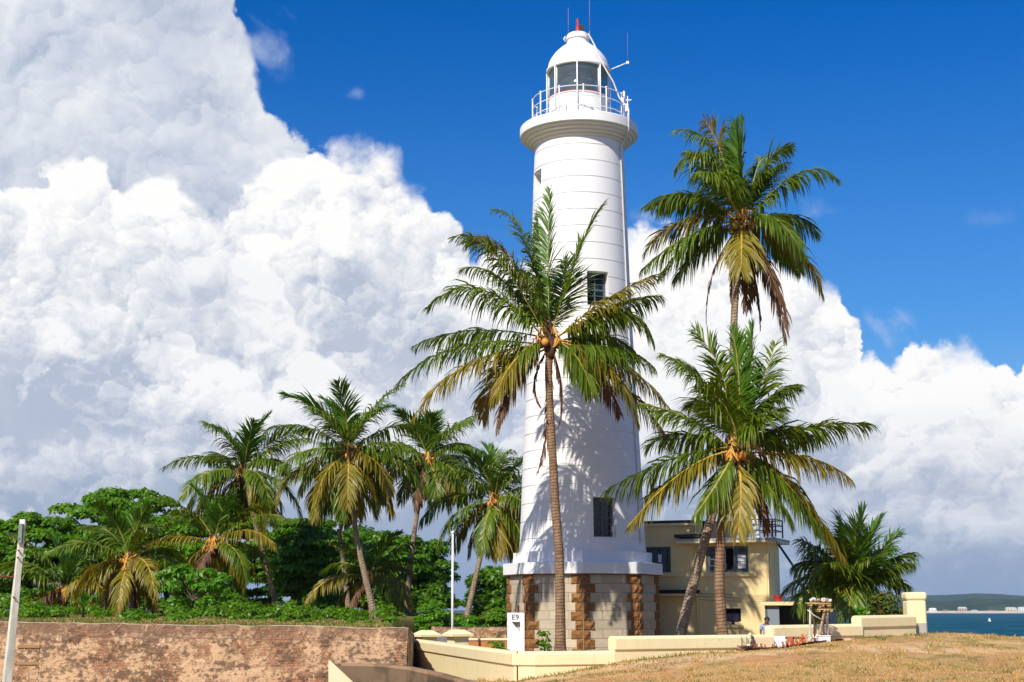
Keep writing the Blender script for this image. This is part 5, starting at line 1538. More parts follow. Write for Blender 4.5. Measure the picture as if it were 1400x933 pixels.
# --- the row behind the rampart
auto_palm('leaning palm at the left end of the tall row, trunk sloping to the right', [(384, 852), (368, 790), (350, 720), (338, 672)], 80, (333, 648), 21, 27, 4.4, tm='trunk')
auto_palm('largest palm of the row behind the rampart with a wide yellow green crown', [(516, 856), (502, 800), (487, 730), (478, 660)], 72, (477, 622), 4, 28, 4.8, r0=.18, leaf=.95, old=.45)
auto_palm('half hidden palm behind the largest crown, pale trunk close on its left', [(479, 856), (472, 790), (463, 722)], 79, (468, 660), 33, 12, 3.4)
auto_palm('slim palm right of the largest one with a straight pale trunk', [(556, 830), (562, 765), (570, 705), (580, 660)], 83, (585, 630), 13, 25, 4.3)
auto_palm('palm whose crown touches the left edge of the white tower', [(637, 852), (648, 800), (662, 740)], 75, (676, 686), 41, 26, 4.4)
auto_palm('low palm with orange nuts and long yellow fronds at the foot of the leaning palm', [(300, 856), (298, 800)], 76, (293, 746), 17, 20, 4.6, old=.6, leaf=.7, elmin=-35, nuts=9)
auto_palm('low palm with bright orange rib bases and arching fronds, at left behind the rampart', [(180, 856), (178, 810)], 68, (177, 770), 26, 22, 4.0, old=.6, leaf=.72, elmin=-55, nuts=9)
auto_palm('dull feathery palm beside the leaning pole', [(88, 858), (88, 835)], 74, (88, 812), 30, 18, 4.3, leaf=.7, elmin=-10, nuts=2, old=.5, bend=(60, 85))
auto_palm('low yellowish palm between the trunks behind the rampart', [(507, 858), (506, 825)], 77, (505, 792), 55, 18, 3.6, old=.6, leaf=.65, elmin=-40, nuts=3)

# ------------------------------------------------------------------ broadleaf trees and shrubs
def leaf_cloud(centers, radii, counts, size, rng, flat=.55, upbias=.6):
    Vs = []
    for c, r, n in zip(centers, radii, counts):
        d = unit(rng.normal(0, 1, (n, 3))); d[:, 2] = np.where(d[:, 2] < -.25, -d[:, 2] * rng.uniform(.2, 1, n), d[:, 2])
        rad = r * rng.uniform(.72, 1.06, n)[:, None]
        p = c + d * rad * np.array([1, 1, flat])
        nr = unit(d * .8 + np.array([0, 0, upbias]) + rng.normal(0, .45, (n, 3)))
        a = unit(np.cross(nr, rng.normal(0, 1, (n, 3)))); b = np.cross(nr, a)
        s = size * rng.uniform(.6, 1.25, n)[:, None]
        tip = a * s; tip[:, 2:3] -= s * .18
        Vs.append(np.stack([p - a * s * .35, p + b * s * .34, p + tip * .75, p - b * s * .34], 1).reshape(-1, 3))
    V = np.concatenate(Vs); F = np.arange(len(V)).reshape(-1, 4)
    return V, F


def broad_tree(label, px, ptop, pbot, Y, wpx, seed, m, npad=46, nleaf=300, size=.26, padr=(.55, 1.05), name='broadleaf_tree', trunk_h=.35, flat=.45, cat='tree', group=None, depth=.8, shape=.5, zlift=0.0):
    rng = np.random.default_rng(seed)
    if name != 'shrub': npad = int(npad * 1.9); padr = (padr[0] * 1.15, padr[1] * 1.3); size *= 1.1; nleaf = int(nleaf * 1.25)
    top = at(px, ptop, Y); base = at(px, pbot, Y); zg = g1(base.x, base.y)
    zb = max(zg, base.z) if name != 'shrub' else zg
    root = thing(name, (base.x, Y, zg), label, cat, group)
    H = top.z - zg; Rx = wpx / 2 * Y / FPX; Ry = Rx * depth
    cs, rs, ns = [], [], []
    for i in range(npad):
        while True:
            q = rng.uniform(-1, 1, 3)
            if 0.25 < np.linalg.norm(q) < 1: break
        if rng.random() < .45: q[1] = -abs(q[1])
        f = trunk_h + (1 - trunk_h) * (q[2] * .5 + .5)
        r = rng.uniform(*padr)
        wz = (1 - abs(q[2]) ** 2.2 * shape)
        cs.append(np.array([base.x + q[0] * (Rx - r * .6), Y + q[1] * Ry * wz, zg + max(H * f - r * flat, r * .4) + zlift])); rs.append(r); ns.append(int(nleaf * (r / padr[1]) ** 2))
    V, F = leaf_cloud(cs, rs, [int(q * 1.3) for q in ns], size, rng, flat)
    mb = MB(); r0 = max(.03, H * .026)
    fork = np.array([base.x, Y, zg + H * .32])
    mb.tube([(base.x, Y, zg - .2), (base.x + .1 * r0, Y, zg + H * .15), tuple(fork)], [r0 * 1.4, r0, r0 * .85], 9)
    for c in cs[::3]:
        md = fork + (c - fork) * .5 + np.array([0, 0, .12 * H]) * rng.uniform(-.3, 1)
        mb.tube([tuple(fork - (0, 0, .05)), tuple(md), tuple(c)], [r0 * .5, r0 * .32, r0 * .1], 6, cap=False)
    mb.build('trunk', M['bark'], root)
    np_obj('crown', V, F, m, root)
    return root


TG = 'broadleaf trees behind the palms'
broad_tree('broad leafy tree at the left edge of the photo behind the pole', 20, 695, 852, 92, 190, 101, M['leaf'], 52, 330, group=TG, trunk_h=.1)
broad_tree('highest broad leafy tree behind the low palm with orange rib bases', 160, 662, 852, 96, 240, 102, M['leaf'], 70, 340, group=TG, trunk_h=.1)
broad_tree('wide leafy tree between the highest leafy tree and the leaning palm', 285, 672, 852, 90, 190, 103, M['leaf'], 60, 330, group=TG, trunk_h=.08)
broad_tree('dark tiered leafy tree between the leaning palm and the largest palm', 412, 698, 852, 88, 120, 104, M['leaf_dark'], 48, 330, group=TG, trunk_h=.12, flat=.35)
broad_tree('dark leafy tree behind the trunks of the largest palm', 500, 712, 854, 94, 130, 105, M['leaf_dark'], 46, 320, group=TG, trunk_h=.1)
broad_tree('leafy tree behind the slim palm with sky showing at its right', 565, 722, 856, 92, 110, 106, M['leaf_dark'], 40, 320, group=TG, trunk_h=.12)
broad_tree('small leafy tree beside the white plinth of the tower', 676, 772, 862, 84, 70, 107, M['leaf_dark'], 24, 260, group=TG, trunk_h=.15)
SG = 'green shrubs behind the walls'
broad_tree('light green leafy sapling between the low palms behind the rampart', 262, 762, 854, 62, 110, 110, M['leaf_bright'], 34, 130, .2, (.3, .6), 'shrub', .05, .6, 'shrub', SG)
broad_tree('dense bright green shrub at the end of the rampart', 588, 822, 872, 70, 80, 111, M['leaf_bright'], 34, 190, .15, (.3, .55), 'shrub', .05, .6, 'shrub', SG)
broad_tree('bright green shrub behind the thin white flagpole', 632, 832, 872, 71, 70, 112, M['leaf_bright'], 30, 180, .15, (.3, .5), 'shrub', .05, .6, 'shrub', SG)
broad_tree('dark shrub behind the white pedestal', 680, 815, 876, 70, 46, 113, M['leaf'], 26, 180, .16, (.3, .5), 'shrub', .05, .6, 'shrub', SG)
broad_tree('taller dark shrub behind the gate piers below the slim palm', 600, 792, 872, 76, 60, 119, M['leaf_dark'], 28, 190, .18, (.3, .6), 'shrub', .05, .6, 'shrub', SG)
broad_tree('low flat green bush growing by the orange border', 676, 873, 886, 57.5, 46, 114, M['leaf'], 16, 110, .10, (.16, .3), 'shrub', .05, .5, 'shrub', SG)
broad_tree('small sparse plant against the stone base of the tower', 745, 858, 888, 58.6, 24, 115, M['leaf'], 14, 34, .13, (.12, .24), 'shrub', .1, .8, 'shrub', SG, zlift=0)
broad_tree('rusty green bush beside the round end post', 1212, 806, 846, 50.5, 60, 116, M['leaf_rusty'], 30, 150, .13, (.22, .42), 'shrub', .05, .7, 'shrub', SG)
broad_tree('bright green bush at the foot of the short bushy palm', 1186, 822, 850, 51.2, 44, 117, M['leaf_bright'], 18, 130, .14, (.2, .36), 'shrub', .05, .7, 'shrub', SG)
broad_tree('small green shrub on the terrace below the dark tiered tree', 395, 820, 853, 60, 60, 118, M['leaf'], 20, 120, .16, (.25, .4), 'shrub', .05, .6, 'shrub', SG)
for i, (px, pt, pb, Y, wpx, m_) in enumerate(((28, 800, 852, 84, 80, 'leaf_dark'), (75, 812, 852, 88, 80, 'leaf_dark'), (130, 806, 852, 84, 90, 'leaf_dark'), (222, 815, 854, 86, 80, 'leaf_dark'), (305, 805, 854, 84, 80, 'leaf_dark'),
        (352, 800, 854, 92, 80, 'leaf'), (440, 800, 856, 86, 80, 'leaf_dark'), (535, 806, 858, 88, 80, 'leaf_dark'), (470, 832, 856, 70, 60, 'leaf'), (50, 832, 852, 66, 70, 'leaf'), (335, 828, 853, 68, 70, 'leaf'))):
    broad_tree(('dark undergrowth shrub %s behind the rampart' if m_ == 'leaf_dark' else 'fresh green low shrub %s behind the rampart') % ('behind the pole', 'behind the dull feathery palm', 'left of the low palm with orange rib bases', 'right of the low palm with orange rib bases', 'below the low palm with orange nuts',
        'just left of the dark tiered tree', 'between the dark tiered tree and the largest palm', 'just left of the slim palm trunk', 'at the foot of the two crossing trunks', 'beside the leaning pole', 'left of the leaning palm foot')[i],
        px, pt, pb, Y, wpx, 130 + i, M[m_], 30 if Y > 80 else 22, 150, .24, (.4, .8) if Y > 80 else (.3, .5), 'shrub', .02, .6, 'shrub', SG)
# undergrowth hugging the terrace behind the rampart: nobody could count it
rng = np.random.default_rng(77); cs, rs, ns = [], [], []
for i in range(420):
    Y = 46.5 + 30 * rng.random() ** 1.3; px = rng.uniform(-40, 552); x = at(px, 800, Y).x; q_ = vnoise(np.array([x]), np.array([Y * .3]), 1.7, 95)[0]; r = rng.uniform(.12, .30) * (1 + (Y - 46) / 30) * (.35 + 1.5 * q_ ** 1.5)
    if vnoise(np.array([x]), np.array([Y]), 2.3, 91)[0] < (.74 if Y < 54 else .5): continue
    cs.append(np.array([x, Y, g1(x, Y) + r * rng.uniform(.1, .9)])); rs.append(r); ns.append(int(60 + 90 * r))
V, F = leaf_cloud(cs, rs, ns, .15, rng, .7)
tag(np_obj('undergrowth', V, F, M['leaf'], None), kind='stuff')
# young banana beside the low palm
bn = at(113, 856, 58); zg = g1(bn.x, bn.y); root = thing('banana_plant', (bn.x, bn.y, zg), 'small banana plant with fresh green paddle leaves behind the rampart', 'plant')
mb = MB(); mb.tube([(bn.x, bn.y, zg - .1), (bn.x, bn.y, zg + .5)], [.06, .04], 8); mb.build('stem', M['banana'], root)
rg = random.Random(2)
for k in range(6):
    a = k * 1.1 + .3; C = auto_rib((bn.x, bn.y, zg + .4), a, R(75 - 6 * k), .95, R(70), 10); mb = MB(); vs = []
    for i, p in enumerate(C):
        w = .13 * sin(pi * (i + .6) / 10.5); sd = Vector((cos(a), sin(a), 0)); vs += [Vector(p) - sd * w, Vector(p) - Vector((0, 0, .03)), Vector(p) + sd * w]
    mb.add(vs, [(3 * i + j, 3 * i + j + 1, 3 * i + j + 4, 3 * i + j + 3) for i in range(9) for j in (0, 1)], smooth=True); mb.build('leaf', M['banana'], root)
# ------------------------------------------------------------------ small things
def face_box(mb, px0, px1, py0, py1, Y, depth):
    "a box whose front shows at the given photo rectangle"
    a, b = at(px0, py1, Y), at(px1, py0, Y)
    mb.box(((a.x + b.x) / 2, Y + depth / 2, (a.z + b.z) / 2), (b.x - a.x, depth, b.z - a.z))


# leaning concrete post at the left
a, b = at(9, 945, 38.0), at(31, 719, 38.0); a.z -= .4; a.x -= .03
root = thing('utility_pole', tuple(a), 'leaning weathered concrete pole with rusty bolts in front of the rampart at the left', 'pole')
M['pole'] = m_stained('weathered_pole', (.68, .67, .57), (.32, .35, .28), .6, (3, 3, .5), lo=.42, hi=.62)
M['pole_green'] = m_stained('dark_green_slot', (.20, .27, .22), (.10, .13, .10), .7, (3, 3, .5), lo=.4, hi=.6)  # dark green tone for the slot plate near the top
d = (b - a); n = 14; w0, w1 = .27, .165; mb = MB(); vs = []
for i in range(n + 1):
    p = a + d * (i / n); w = w0 + (w1 - w0) * i / n; j = lambda: random.uniform(-.006, .006)
    for sx, sy in ((-1, -1), (1, -1), (1, 1), (-1, 1)): vs.append(p + Vector((cos(.62) * sx * w * .40 - sin(.62) * sy * w * .34 + j(), sin(.62) * sx * w * .40 + cos(.62) * sy * w * .34 + j(), 0)))
mb.add(vs, [(4 * i + k, 4 * i + (k + 1) % 4, 4 * i + 4 + (k + 1) % 4, 4 * i + 4 + k) for i in range(n) for k in range(4)] + [(3, 2, 1, 0), (4 * n, 4 * n + 1, 4 * n + 2, 4 * n + 3)])
mb.build('shaft', M['pole'], root, bevel=.012)
mb = MB(); p = a + d * .955; mb.box(p + Vector((.0, -.10, 0)), (.10, .10, .5)); mb.build('slot_plate', M['pole_green'], root)
mb = MB(); p = b + Vector((0, 0, .05)); mb.box(p, (.13, .12, .22)); mb.build('pole_cap', M['white_metal'], root)
for f in (.60, .82, .86, .925):
    p = a + d * f; mb = MB(); mb.tube([p + Vector((0, -.16, 0)), p + Vector((0, -.10, 0))], .022, 8); mb.build('bolt', M['rust'], root)
mb = MB(); q0, q1 = at(-14, 786, 38), at(20, 790, 38); mb.tube([q0, q1], .03, 7); mb.build('side_arm', M['rust'], root)

# flagpole
b0 = at(618.5, 876, 57.6); b1 = at(619, 730, 57.6); zg = g1(b0.x, 57.6)
root = thing('flagpole', (b0.x, 57.6, zg), 'thin bare white flagpole beside the cream gate piers', 'flagpole')
mb = MB(); mb.tube([(b0.x, 57.6, zg - .1), (b1.x, 57.6, b1.z)], [.055, .04], 10); mb.build('mast', M['white_metal'], root)
V, F = ball((b1.x, 57.6, b1.z + .05), .07, .07); mb = MB(); mb.add(V, F, smooth=True); mb.build('finial', M['white_metal'], root)

# gate piers
for px, py, Y, lab in ((583, 862, 59.6, 'left of two squat cream gate piers with a pyramid cap, nearest the rampart'), (626, 861, 56.4, 'right of two squat cream gate piers with a pyramid cap, at the flagpole')):
    p = at(px, py, Y); zg = g1(p.x, Y); root = thing('gate_pier', (p.x, Y, zg), lab, 'gate pier', 'cream gate piers')
    rot = Matrix.Rotation(R(28), 3, 'Z'); H = p.z - .26
    mb = MB(); mb.box((p.x, Y, (zg - .2 + H) / 2), (.62, .62, H - zg + .2), rot); mb.build('shaft', M['cream'], root, bevel=.015)
    mb = MB(); mb.box((p.x, Y, H + .05), (.92, .92, .1), rot); mb.box((p.x, Y, H + .18), (.9, .9, .16), rot, taper=.42); mb.build('cap', M['cream'], root, bevel=.012)
# grey slab between the piers
p = at(605, 880, 61.5); zg = g1(p.x, 61.5); tp_ = at(605, 864, 61.5).z
root = thing('stone_slab', (p.x, 61.5, zg), 'small upright grey stone slab with a pointed top between the gate piers', 'stone slab')
mb = MB(); w = .2
vs = [(p.x - w, 61.5, zg - .1), (p.x + w, 61.5, zg - .1), (p.x + w * 1.1, 61.5, tp_ - .16), (p.x + .04, 61.5, tp_), (p.x - w, 61.5, tp_ - .2)]
vs += [(x - .08, y + .2, z) for x, y, z in vs]
mb.add(vs, [(0, 1, 2, 3, 4), (9, 8, 7, 6, 5)] + [(k, 5 + k, 5 + (k + 1) % 5, (k + 1) % 5) for k in range(5)])
M['slab'] = m_plain('grey_slab', (.22, .20, .20), .9, .2, 5, bmp=.3); mb.build('slab', M['slab'], root, bevel=.01)
# orange border wall
a, b = at(636, 873, 59.6), at(697, 872.5, 59.6); zg = g1(a.x, 59.6)
root = thing('border_wall', (a.x, 59.6, zg), 'low orange border wall with a pale yellow top beside the tower base', 'wall')
mb = MB(); mb.box(((a.x + b.x) / 2, 59.75, (zg - .2 + a.z - .08) / 2), (b.x - a.x, .3, a.z - .08 - zg + .2)); M['orange'] = m_stained('orange_plaster', (.48, .19, .06), (.25, .1, .04), .5); mb.build('wall_body', M['orange'], root)
mb = MB(); mb.box(((a.x + b.x) / 2, 59.74, a.z - .04), (b.x - a.x + .04, .36, .08)); mb.build('coping', M['cream'], root, bevel=.01)

# white pedestal with a triangular recess and a painted number
Yp = 57.2; a, b = at(693.5, 890, Yp), at(717, 838, Yp); zg = g1(a.x, Yp)
root = thing('pedestal', ((a.x + b.x) / 2, Yp, zg), 'white square pedestal with small black lettering and triangular recess before the stone base', 'pedestal')
t0, t1, t2 = at(699.5, 850.5, Yp), at(711.2, 850.5, Yp), at(711.2, 865, Yp)
mb = MB(); O = [(a.x, zg - .1), (b.x, zg - .1), (b.x, b.z), (a.x, b.z)]; T = [(t0.x, t0.z), (t1.x, t1.z), (t2.x, t2.z)]
vs = [(x, Yp, z) for x, z in O] + [(x, Yp, z) for x, z in T] + [(x, Yp + .7, z) for x, z in O] + [(x, Yp + .22, z) for x, z in T]
mb.add(vs, [(0, 1, 6, 4), (1, 2, 5, 6), (2, 3, 4, 5), (3, 0, 4), (0, 7, 8, 1), (1, 8, 9, 2), (2, 9, 10, 3), (3, 10, 7, 0), (7, 10, 9, 8), (4, 6, 13, 11), (6, 5, 12, 13), (5, 4, 11, 12)])
mb.build('block', M['white'], root)
mb = MB(); mb.add([(x, Yp + .215, z) for x, z in ((t0.x - .02, t0.z + .02), (t1.x + .02, t1.z + .02), (t2.x + .02, t2.z - .02))], [(0, 2, 1)]); mb.build('recess_back', M['concrete'], root)
fc = bpy.data.curves.new('lettering', 'FONT'); fc.body = 'E9'; fc.size = .34; fc.extrude = .004; fc.align_x = 'CENTER'
fo = bpy.data.objects.new('tmp_text', fc); COL.objects.link(fo)
dg = bpy.context.evaluated_depsgraph_get(); me = bpy.data.meshes.new_from_object(fo.evaluated_get(dg)); bpy.data.objects.remove(fo)
lo_ = bpy.data.objects.new('lettering', me); COL.objects.link(lo_); me.materials.clear(); me.materials.append(M['black'])
lo_.parent = root; lc = at(704.5, 847.3, Yp); lo_.location = (lc.x - (a.x + b.x) / 2, -.006, lc.z - zg); lo_.rotation_euler = (pi / 2, 0, 0); lo_.scale = (.85, .8, 1)

# display stand of driftwood with shells
Ys = 44.5
def P_(x, y, dy=0.0): return at(x, y, Ys + dy)
g0 = g1(P_(1120, 873).x, Ys)
root = thing('display_stand', (P_(1120, 873).x, Ys, g0), 'rickety driftwood display stand with two trays in front of the seaward wall', 'stand')
M['driftwood'] = m_plain('driftwood', (.46, .33, .20), .85, .25, 9, bmp=.4); M['pale_post'] = m_plain('pale_post', (.66, .58, .48), .8, .15, 9)
M['bamboo'] = m_plain('bamboo', (.52, .38, .14), .7, .2, 8)
for pts, r, m_ in (([(1108, 829, .3), (1107.5, 853, .3), (1107, 874, .3)], .035, 'pale_post'), ([(1109, 838, 0), (1113, 850, 0), (1113.5, 874, 0)], .028, 'darkwood'), ([(1128, 834, 0), (1124, 850, 0), (1117.5, 875, -.1)], .036, 'driftwood'),
                   ([(1131, 834, .3), (1131, 853, .3), (1131, 874, .3)], .042, 'pale_post'), ([(1129, 836, 0), (1126, 853, 0), (1127, 874, 0)], .026, 'darkwood'), ):
    q = [P_(*p) for p in pts]; q[-1].z = min(q[-1].z, g1(q[-1].x, q[-1].y) - .03)
    C = [Vector(v) for v in spline(q, 10)]; mb = MB(); mb.tube(C, [r * (1.1 - .3 * i / len(C)) for i in range(len(C))], 7); mb.build('post', M[m_], root)
mb = MB(); mb.tube([P_(1104, 834, -.05), P_(1112, 841, -.05), P_(1124.5, 848, -.05)], .018, 6); mb.build('brace', M['pale_post'], root)
for x0, x1, y in ((1105, 1137, 825.5), (1117, 1138, 833.5)):
    mb = MB(); rq = random.Random(y)
    a_, b_ = P_(x0, y), P_(x1, y)
    for k in range(6):
        dy = -.12 + k * .1; mb.tube([a_ + Vector((rq.uniform(-.05, .05), dy, rq.uniform(-.015, .015))), b_ + Vector((rq.uniform(-.05, .05), dy, rq.uniform(-.015, .015)))], .02, 7)
    for f in (.1, .9): c_ = a_ + (b_ - a_) * f; mb.tube([c_ + Vector((0, -.16, -.05)), c_ + Vector((0, .44, -.05))], .025, 6)
    mb.build('tray', M['bamboo'], root)
M['shell'] = m_plain('sea_shell', (.72, .64, .52), .5, .2, 20); M['shell_pink'] = m_plain('pink_shell', (.55, .30, .20), .5, .2, 20); M['coral'] = m_plain('orange_coral', (.62, .16, .05), .8, .25, 20); M['coral_red'] = m_plain('red_coral', (.42, .08, .035), .8, .25, 20)


def shell(c, s, ang, m_, label, group):
    "a conch: a spiral of growing rings"
    mb = MB(); pts, rad = [], []
    for i in range(26):
        f = i / 25; a = f * 3.2 * 2 * pi; r = s * .32 * f ** 1.3
        pts.append(Vector((cos(a) * r, sin(a) * r, s * (.75 - .75 * f)))); rad.append(s * (.03 + .27 * f ** 1.4))
    rt = Matrix.Rotation(ang, 3, 'Z') @ Matrix.Rotation(R(62), 3, 'X'); q = [Vector(c) + Vector((0, 0, s * .42)) + rt @ p for p in pts]
    mb.tube(q, rad, 8); o = mb.build('seashell', m_, None, tuple(c)); tag(o, label, 'seashell', group); return o


ty1, ty2 = P_(1120, 825.5).z + .035, P_(1120, 833.5).z + .035
for x, dy, s, m_ in ((1110, 0, .13, 'shell'), (1114, .1, .17, 'shell'), (1119, -.05, .13, 'shell_pink'), (1126, .05, .16, 'shell'), (1131, .1, .14, 'shell_pink'), (1135, 0, .12, 'shell')):
    p = P_(x, 825); shell((p.x, Ys + dy, ty1), s, x * 1.3, M[m_], 'one of the mixed shells laid out on the top tray of the driftwood stand', 'shells on the top tray')
for x, dy, s in ((1121, 0, .12), (1127, .05, .14), (1134, 0, .12)):
    p = P_(x, 833); shell((p.x, Ys + dy, ty2), s, x * .7, M['shell_pink'], 'one of the pinkish shells on the lower tray of the driftwood stand', 'shells on the lower tray')
# cloth with souvenirs on the ground
ca, cb = (1009, 890.5), (1152, 874.5)
n = 16; vs = []
for i in range(n + 1):
    x = ca[0] + (cb[0] - ca[0]) * i / n; y = ca[1] + (cb[1] - ca[1]) * i / n
    Yc_ = 42.55 + (45.0 - 42.55) * i / n; p = at(x, y, Yc_)
    for dy in (-.35, .1, .55):
        vs.append((p.x, Yc_ + dy, g1(p.x, Yc_ + dy) + .045 + random.uniform(0, .02)))
mb = MB(); mb.add(vs, [(3 * i + k, 3 * i + 3 + k, 3 * i + 4 + k, 3 * i + 1 + k) for i in range(n) for k in (0, 1)])
lay_ = vs[:]; mb.add([(x, y, z - .045) for x, y, z in lay_], [(3 * i + k, 3 * i + 1 + k, 3 * i + 4 + k, 3 * i + 3 + k) for i in range(n) for k in (0, 1)])
M['cloth'] = m_plain('terracotta_cloth', (.44, .17, .10), .9, .2, 5)
tag(mb.build('ground_cloth', M['cloth'], None, vs[0]), 'long terracotta cloth spread on the ground with souvenirs below the cream wall', 'cloth')


def on_cloth(px, dy=0.0):
    f = (px - ca[0]) / (cb[0] - ca[0]); Y = 42.55 + (45.0 - 42.55) * f + .2 + dy
    x = at(px, 880, Y).x; return Vector((x, Y, g1(x, Y) + .055))


rq = random.Random(4)
for px, h, dy, lab in ((1026, .46, .05, 'tallest pale carved wooden figure on the souvenir cloth'), (1029, .36, -.1, 'brown carved wooden figure leaning beside the tallest pale one'), (1037, .40, .1, 'slim dark carved figure standing left of the red coral')):
    c_ = on_cloth(px, dy); mb = MB()
    mb.lathe(c_, [(.07, 0), (.075, .03), (.05, .05), (.055, h * .3), (.065, h * .5), (.04, h * .68), (.03, h * .74), (.05, h * .82), (.045, h * .92), (.015, h)], 12, cap0=True, cap1=True)
    tag(mb.build('carved_figure', M['pale_post' if h > .41 else 'darkwood'], None, tuple(c_)), lab, 'figurine', 'carved figures')
for px, dy in ((1014, 0), (1018, .15), (1021, -.05)):
    c_ = on_cloth(px, dy); root = thing('toy_boat', tuple(c_), 'one of the little wooden toy boats with a bare mast on the souvenir cloth', 'toy boat', 'toy boats')
    mb = MB(); vs = []
    for i in range(7):
        f = i / 6; w = .055 * sin(pi * (.08 + .84 * f)) ; zz = .03 * abs(f - .5) * 2
        vs += [c_ + Vector(((f - .5) * .3, -w, .08 + zz)), c_ + Vector(((f - .5) * .24, 0, 0)), c_ + Vector(((f - .5) * .3, w, .08 + zz))]
    mb.add(vs, [(3 * i + k, 3 * i + 1 + k, 3 * i + 4 + k, 3 * i + 3 + k) for i in range(6) for k in (0, 1)] + [(3 * i, 3 * i + 3, 3 * i + 5, 3 * i + 2) for i in range(6)]); mb.build('hull', M['driftwood'], root)
    mb = MB(); mb.tube([c_ + Vector((0, 0, .05)), c_ + Vector((0, 0, .36))], .008, 5); mb.tube([c_ + Vector((0, 0, .28)), c_ + Vector((.13, 0, .12))], .005, 4); mb.build('mast', M['darkwood'], root)


def coral(c, s, m_, label, seed, group=None):
    rq = random.Random(seed); mb = MB()
    def br(p, d, l, r, k):
        q = p + d * l; mb.tube([p, p + d * l * .5 + Vector((rq.uniform(-.1, .1) * l, 0, 0)), q], [r, r * .85, r * .6], 6)
        if k:
            for _ in range(3): br(q, (d + Vector((rq.uniform(-.9, .9), rq.uniform(-.6, .6), rq.uniform(-.1, .5)))).normalized(), l * .68, r * .62, k - 1)
    br(Vector(c), Vector((rq.uniform(-.2, .2), 0, 1)), s * .42, s * .15, 2)
    o = mb.build('coral', m_, None, tuple(c)); tag(o, label, 'coral', group)


coral(on_cloth(1051, .05), .42, M['coral'], 'biggest orange coral branch on the souvenir cloth, left of the white box', 1)
coral(on_cloth(1044, .0), .26, M['coral_red'], 'dull red coral beside the biggest orange branch', 2)
for i, px in enumerate((1073, 1077, 1081, 1085, 1089, 1093, 1097, 1100)):
    coral(on_cloth(px, rq.uniform(-.1, .15)), rq.uniform(.22, .34), M['coral' if i % 3 else 'coral_red'], 'one of the small orange coral pieces in the row right of the white box', 10 + i, 'small coral pieces')
for i, px in enumerate((1031, 1035, 1040, 1047, 1056, 1060, 1070, 1075, 1083, 1091)):
    coral(on_cloth(px, -.18), rq.uniform(.12, .18), M['coral_red'], 'one of the little red coral twigs along the front edge of the souvenir cloth', 40 + i, 'little red coral twigs')
for i, px in enumerate((1016, 1020, 1024)):
    c_ = on_cloth(px, -.2); mb = MB(); mb.lathe(c_, [(.02, 0), (.055, .01), (.07, .05), (.06, .075), (.05, .06)], 14, cap0=True); tag(mb.build('wooden_bowl', M['darkwood'], None, tuple(c_)), 'one of the tiny dark wooden bowls at the left end of the souvenir cloth', 'bowl', 'tiny wooden bowls')
for i, px in enumerate((1023, 1033, 1040, 1060)):
    shell(on_cloth(px, -.12), .14, px, M['shell'], 'one of the small pale shells scattered at the front of the souvenir cloth', 'small pale shells')
shell(on_cloth(1105, .0), .24, 1.0, M['shell'], 'single large white shell at the right end of the coral row', None)
shell(on_cloth(1117, -.1), .26, 2.0, M['shell'], 'round white shell at the foot of the driftwood stand', None)
c_ = on_cloth(1066, .1); root = thing('white_box', tuple(c_), 'open pale grey box among the souvenirs on the cloth', 'box')
mb = MB()
for dx_, dy_, sx, sy in ((0, -.1, .36, .02), (0, .1, .36, .02), (-.17, 0, .02, .178), (.17, 0, .02, .178)): mb.box(c_ + Vector((dx_, dy_, .12)), (sx, sy, .24))
mb.box(c_ + Vector((0, 0, .015)), (.318, .178, .03)); mb.build('carton', M['white_metal'], root)
mb = MB(); mb.box(c_ + Vector((.0, .1, .28)), (.36, .012, .10), Matrix.Rotation(R(-20), 3, 'X')); mb.build('flap', M['white_metal'], root)
a, b = at(1120, 876.5, 44.2), at(1136, 871.5, 44.2); zz = g1((a.x + b.x) / 2, 44.3)
root = thing('white_crate', ((a.x + b.x) / 2, 44.4, zz), 'flat white crate lying under the driftwood stand', 'crate')
mb = MB(); mb.box(((a.x + b.x) / 2, 44.4, zz + .09), (b.x - a.x, .3, .16)); mb.build('crate_body', M['white_metal'], root, bevel=.01)
mb = MB(); mb.box(((a.x + b.x) / 2, 44.4, zz + .185), (b.x - a.x + .03, .33, .03)); mb.build('lid', M['white_metal'], root, bevel=.006)

# person behind the wall
Yq = 45.0; hp = at(1047, 844.5, Yq); zg = g1(hp.x, Yq); Hh = hp.z - zg
root = thing('person', (hp.x, Yq, zg), 'person in a light blue shirt standing at the gap between the two cream walls', 'person')
M['skin'] = m_plain('brown_skin', (.15, .07, .04), .55, .1, 6); M['shirt'] = m_plain('light_blue_shirt', (.26, .36, .55), .85, .12, 6); M['shorts'] = m_plain('dark_shorts', (.04, .045, .06), .9, .15, 6); M['hair'] = m_plain('black_hair', (.012, .010, .010), .6, .2, 20)


def skin(name, verts, edges, radii, m_, parent, sub=2):
    me = bpy.data.meshes.new(name); me.from_pydata([Vector(v) for v in verts], edges, []); me.materials.append(m_)
    o = bpy.data.objects.new(name, me); COL.objects.link(o); o.parent = parent; ORG[o.name] = ORG[parent.name]
    md = o.modifiers.new('skin', 'SKIN'); md.use_smooth_shade = True
    lay = me.skin_vertices[0].data if me.skin_vertices else None
    if lay is None:
        at_ = me.attributes
    for i, r in enumerate(radii):
        me.skin_vertices[0].data[i].radius = (r, r) if not hasattr(r, '__len__') else r
    me.skin_vertices[0].data[0].use_root = True
    s_ = o.modifiers.new('sub', 'SUBSURF'); s_.levels = sub; s_.render_levels = sub
    return o


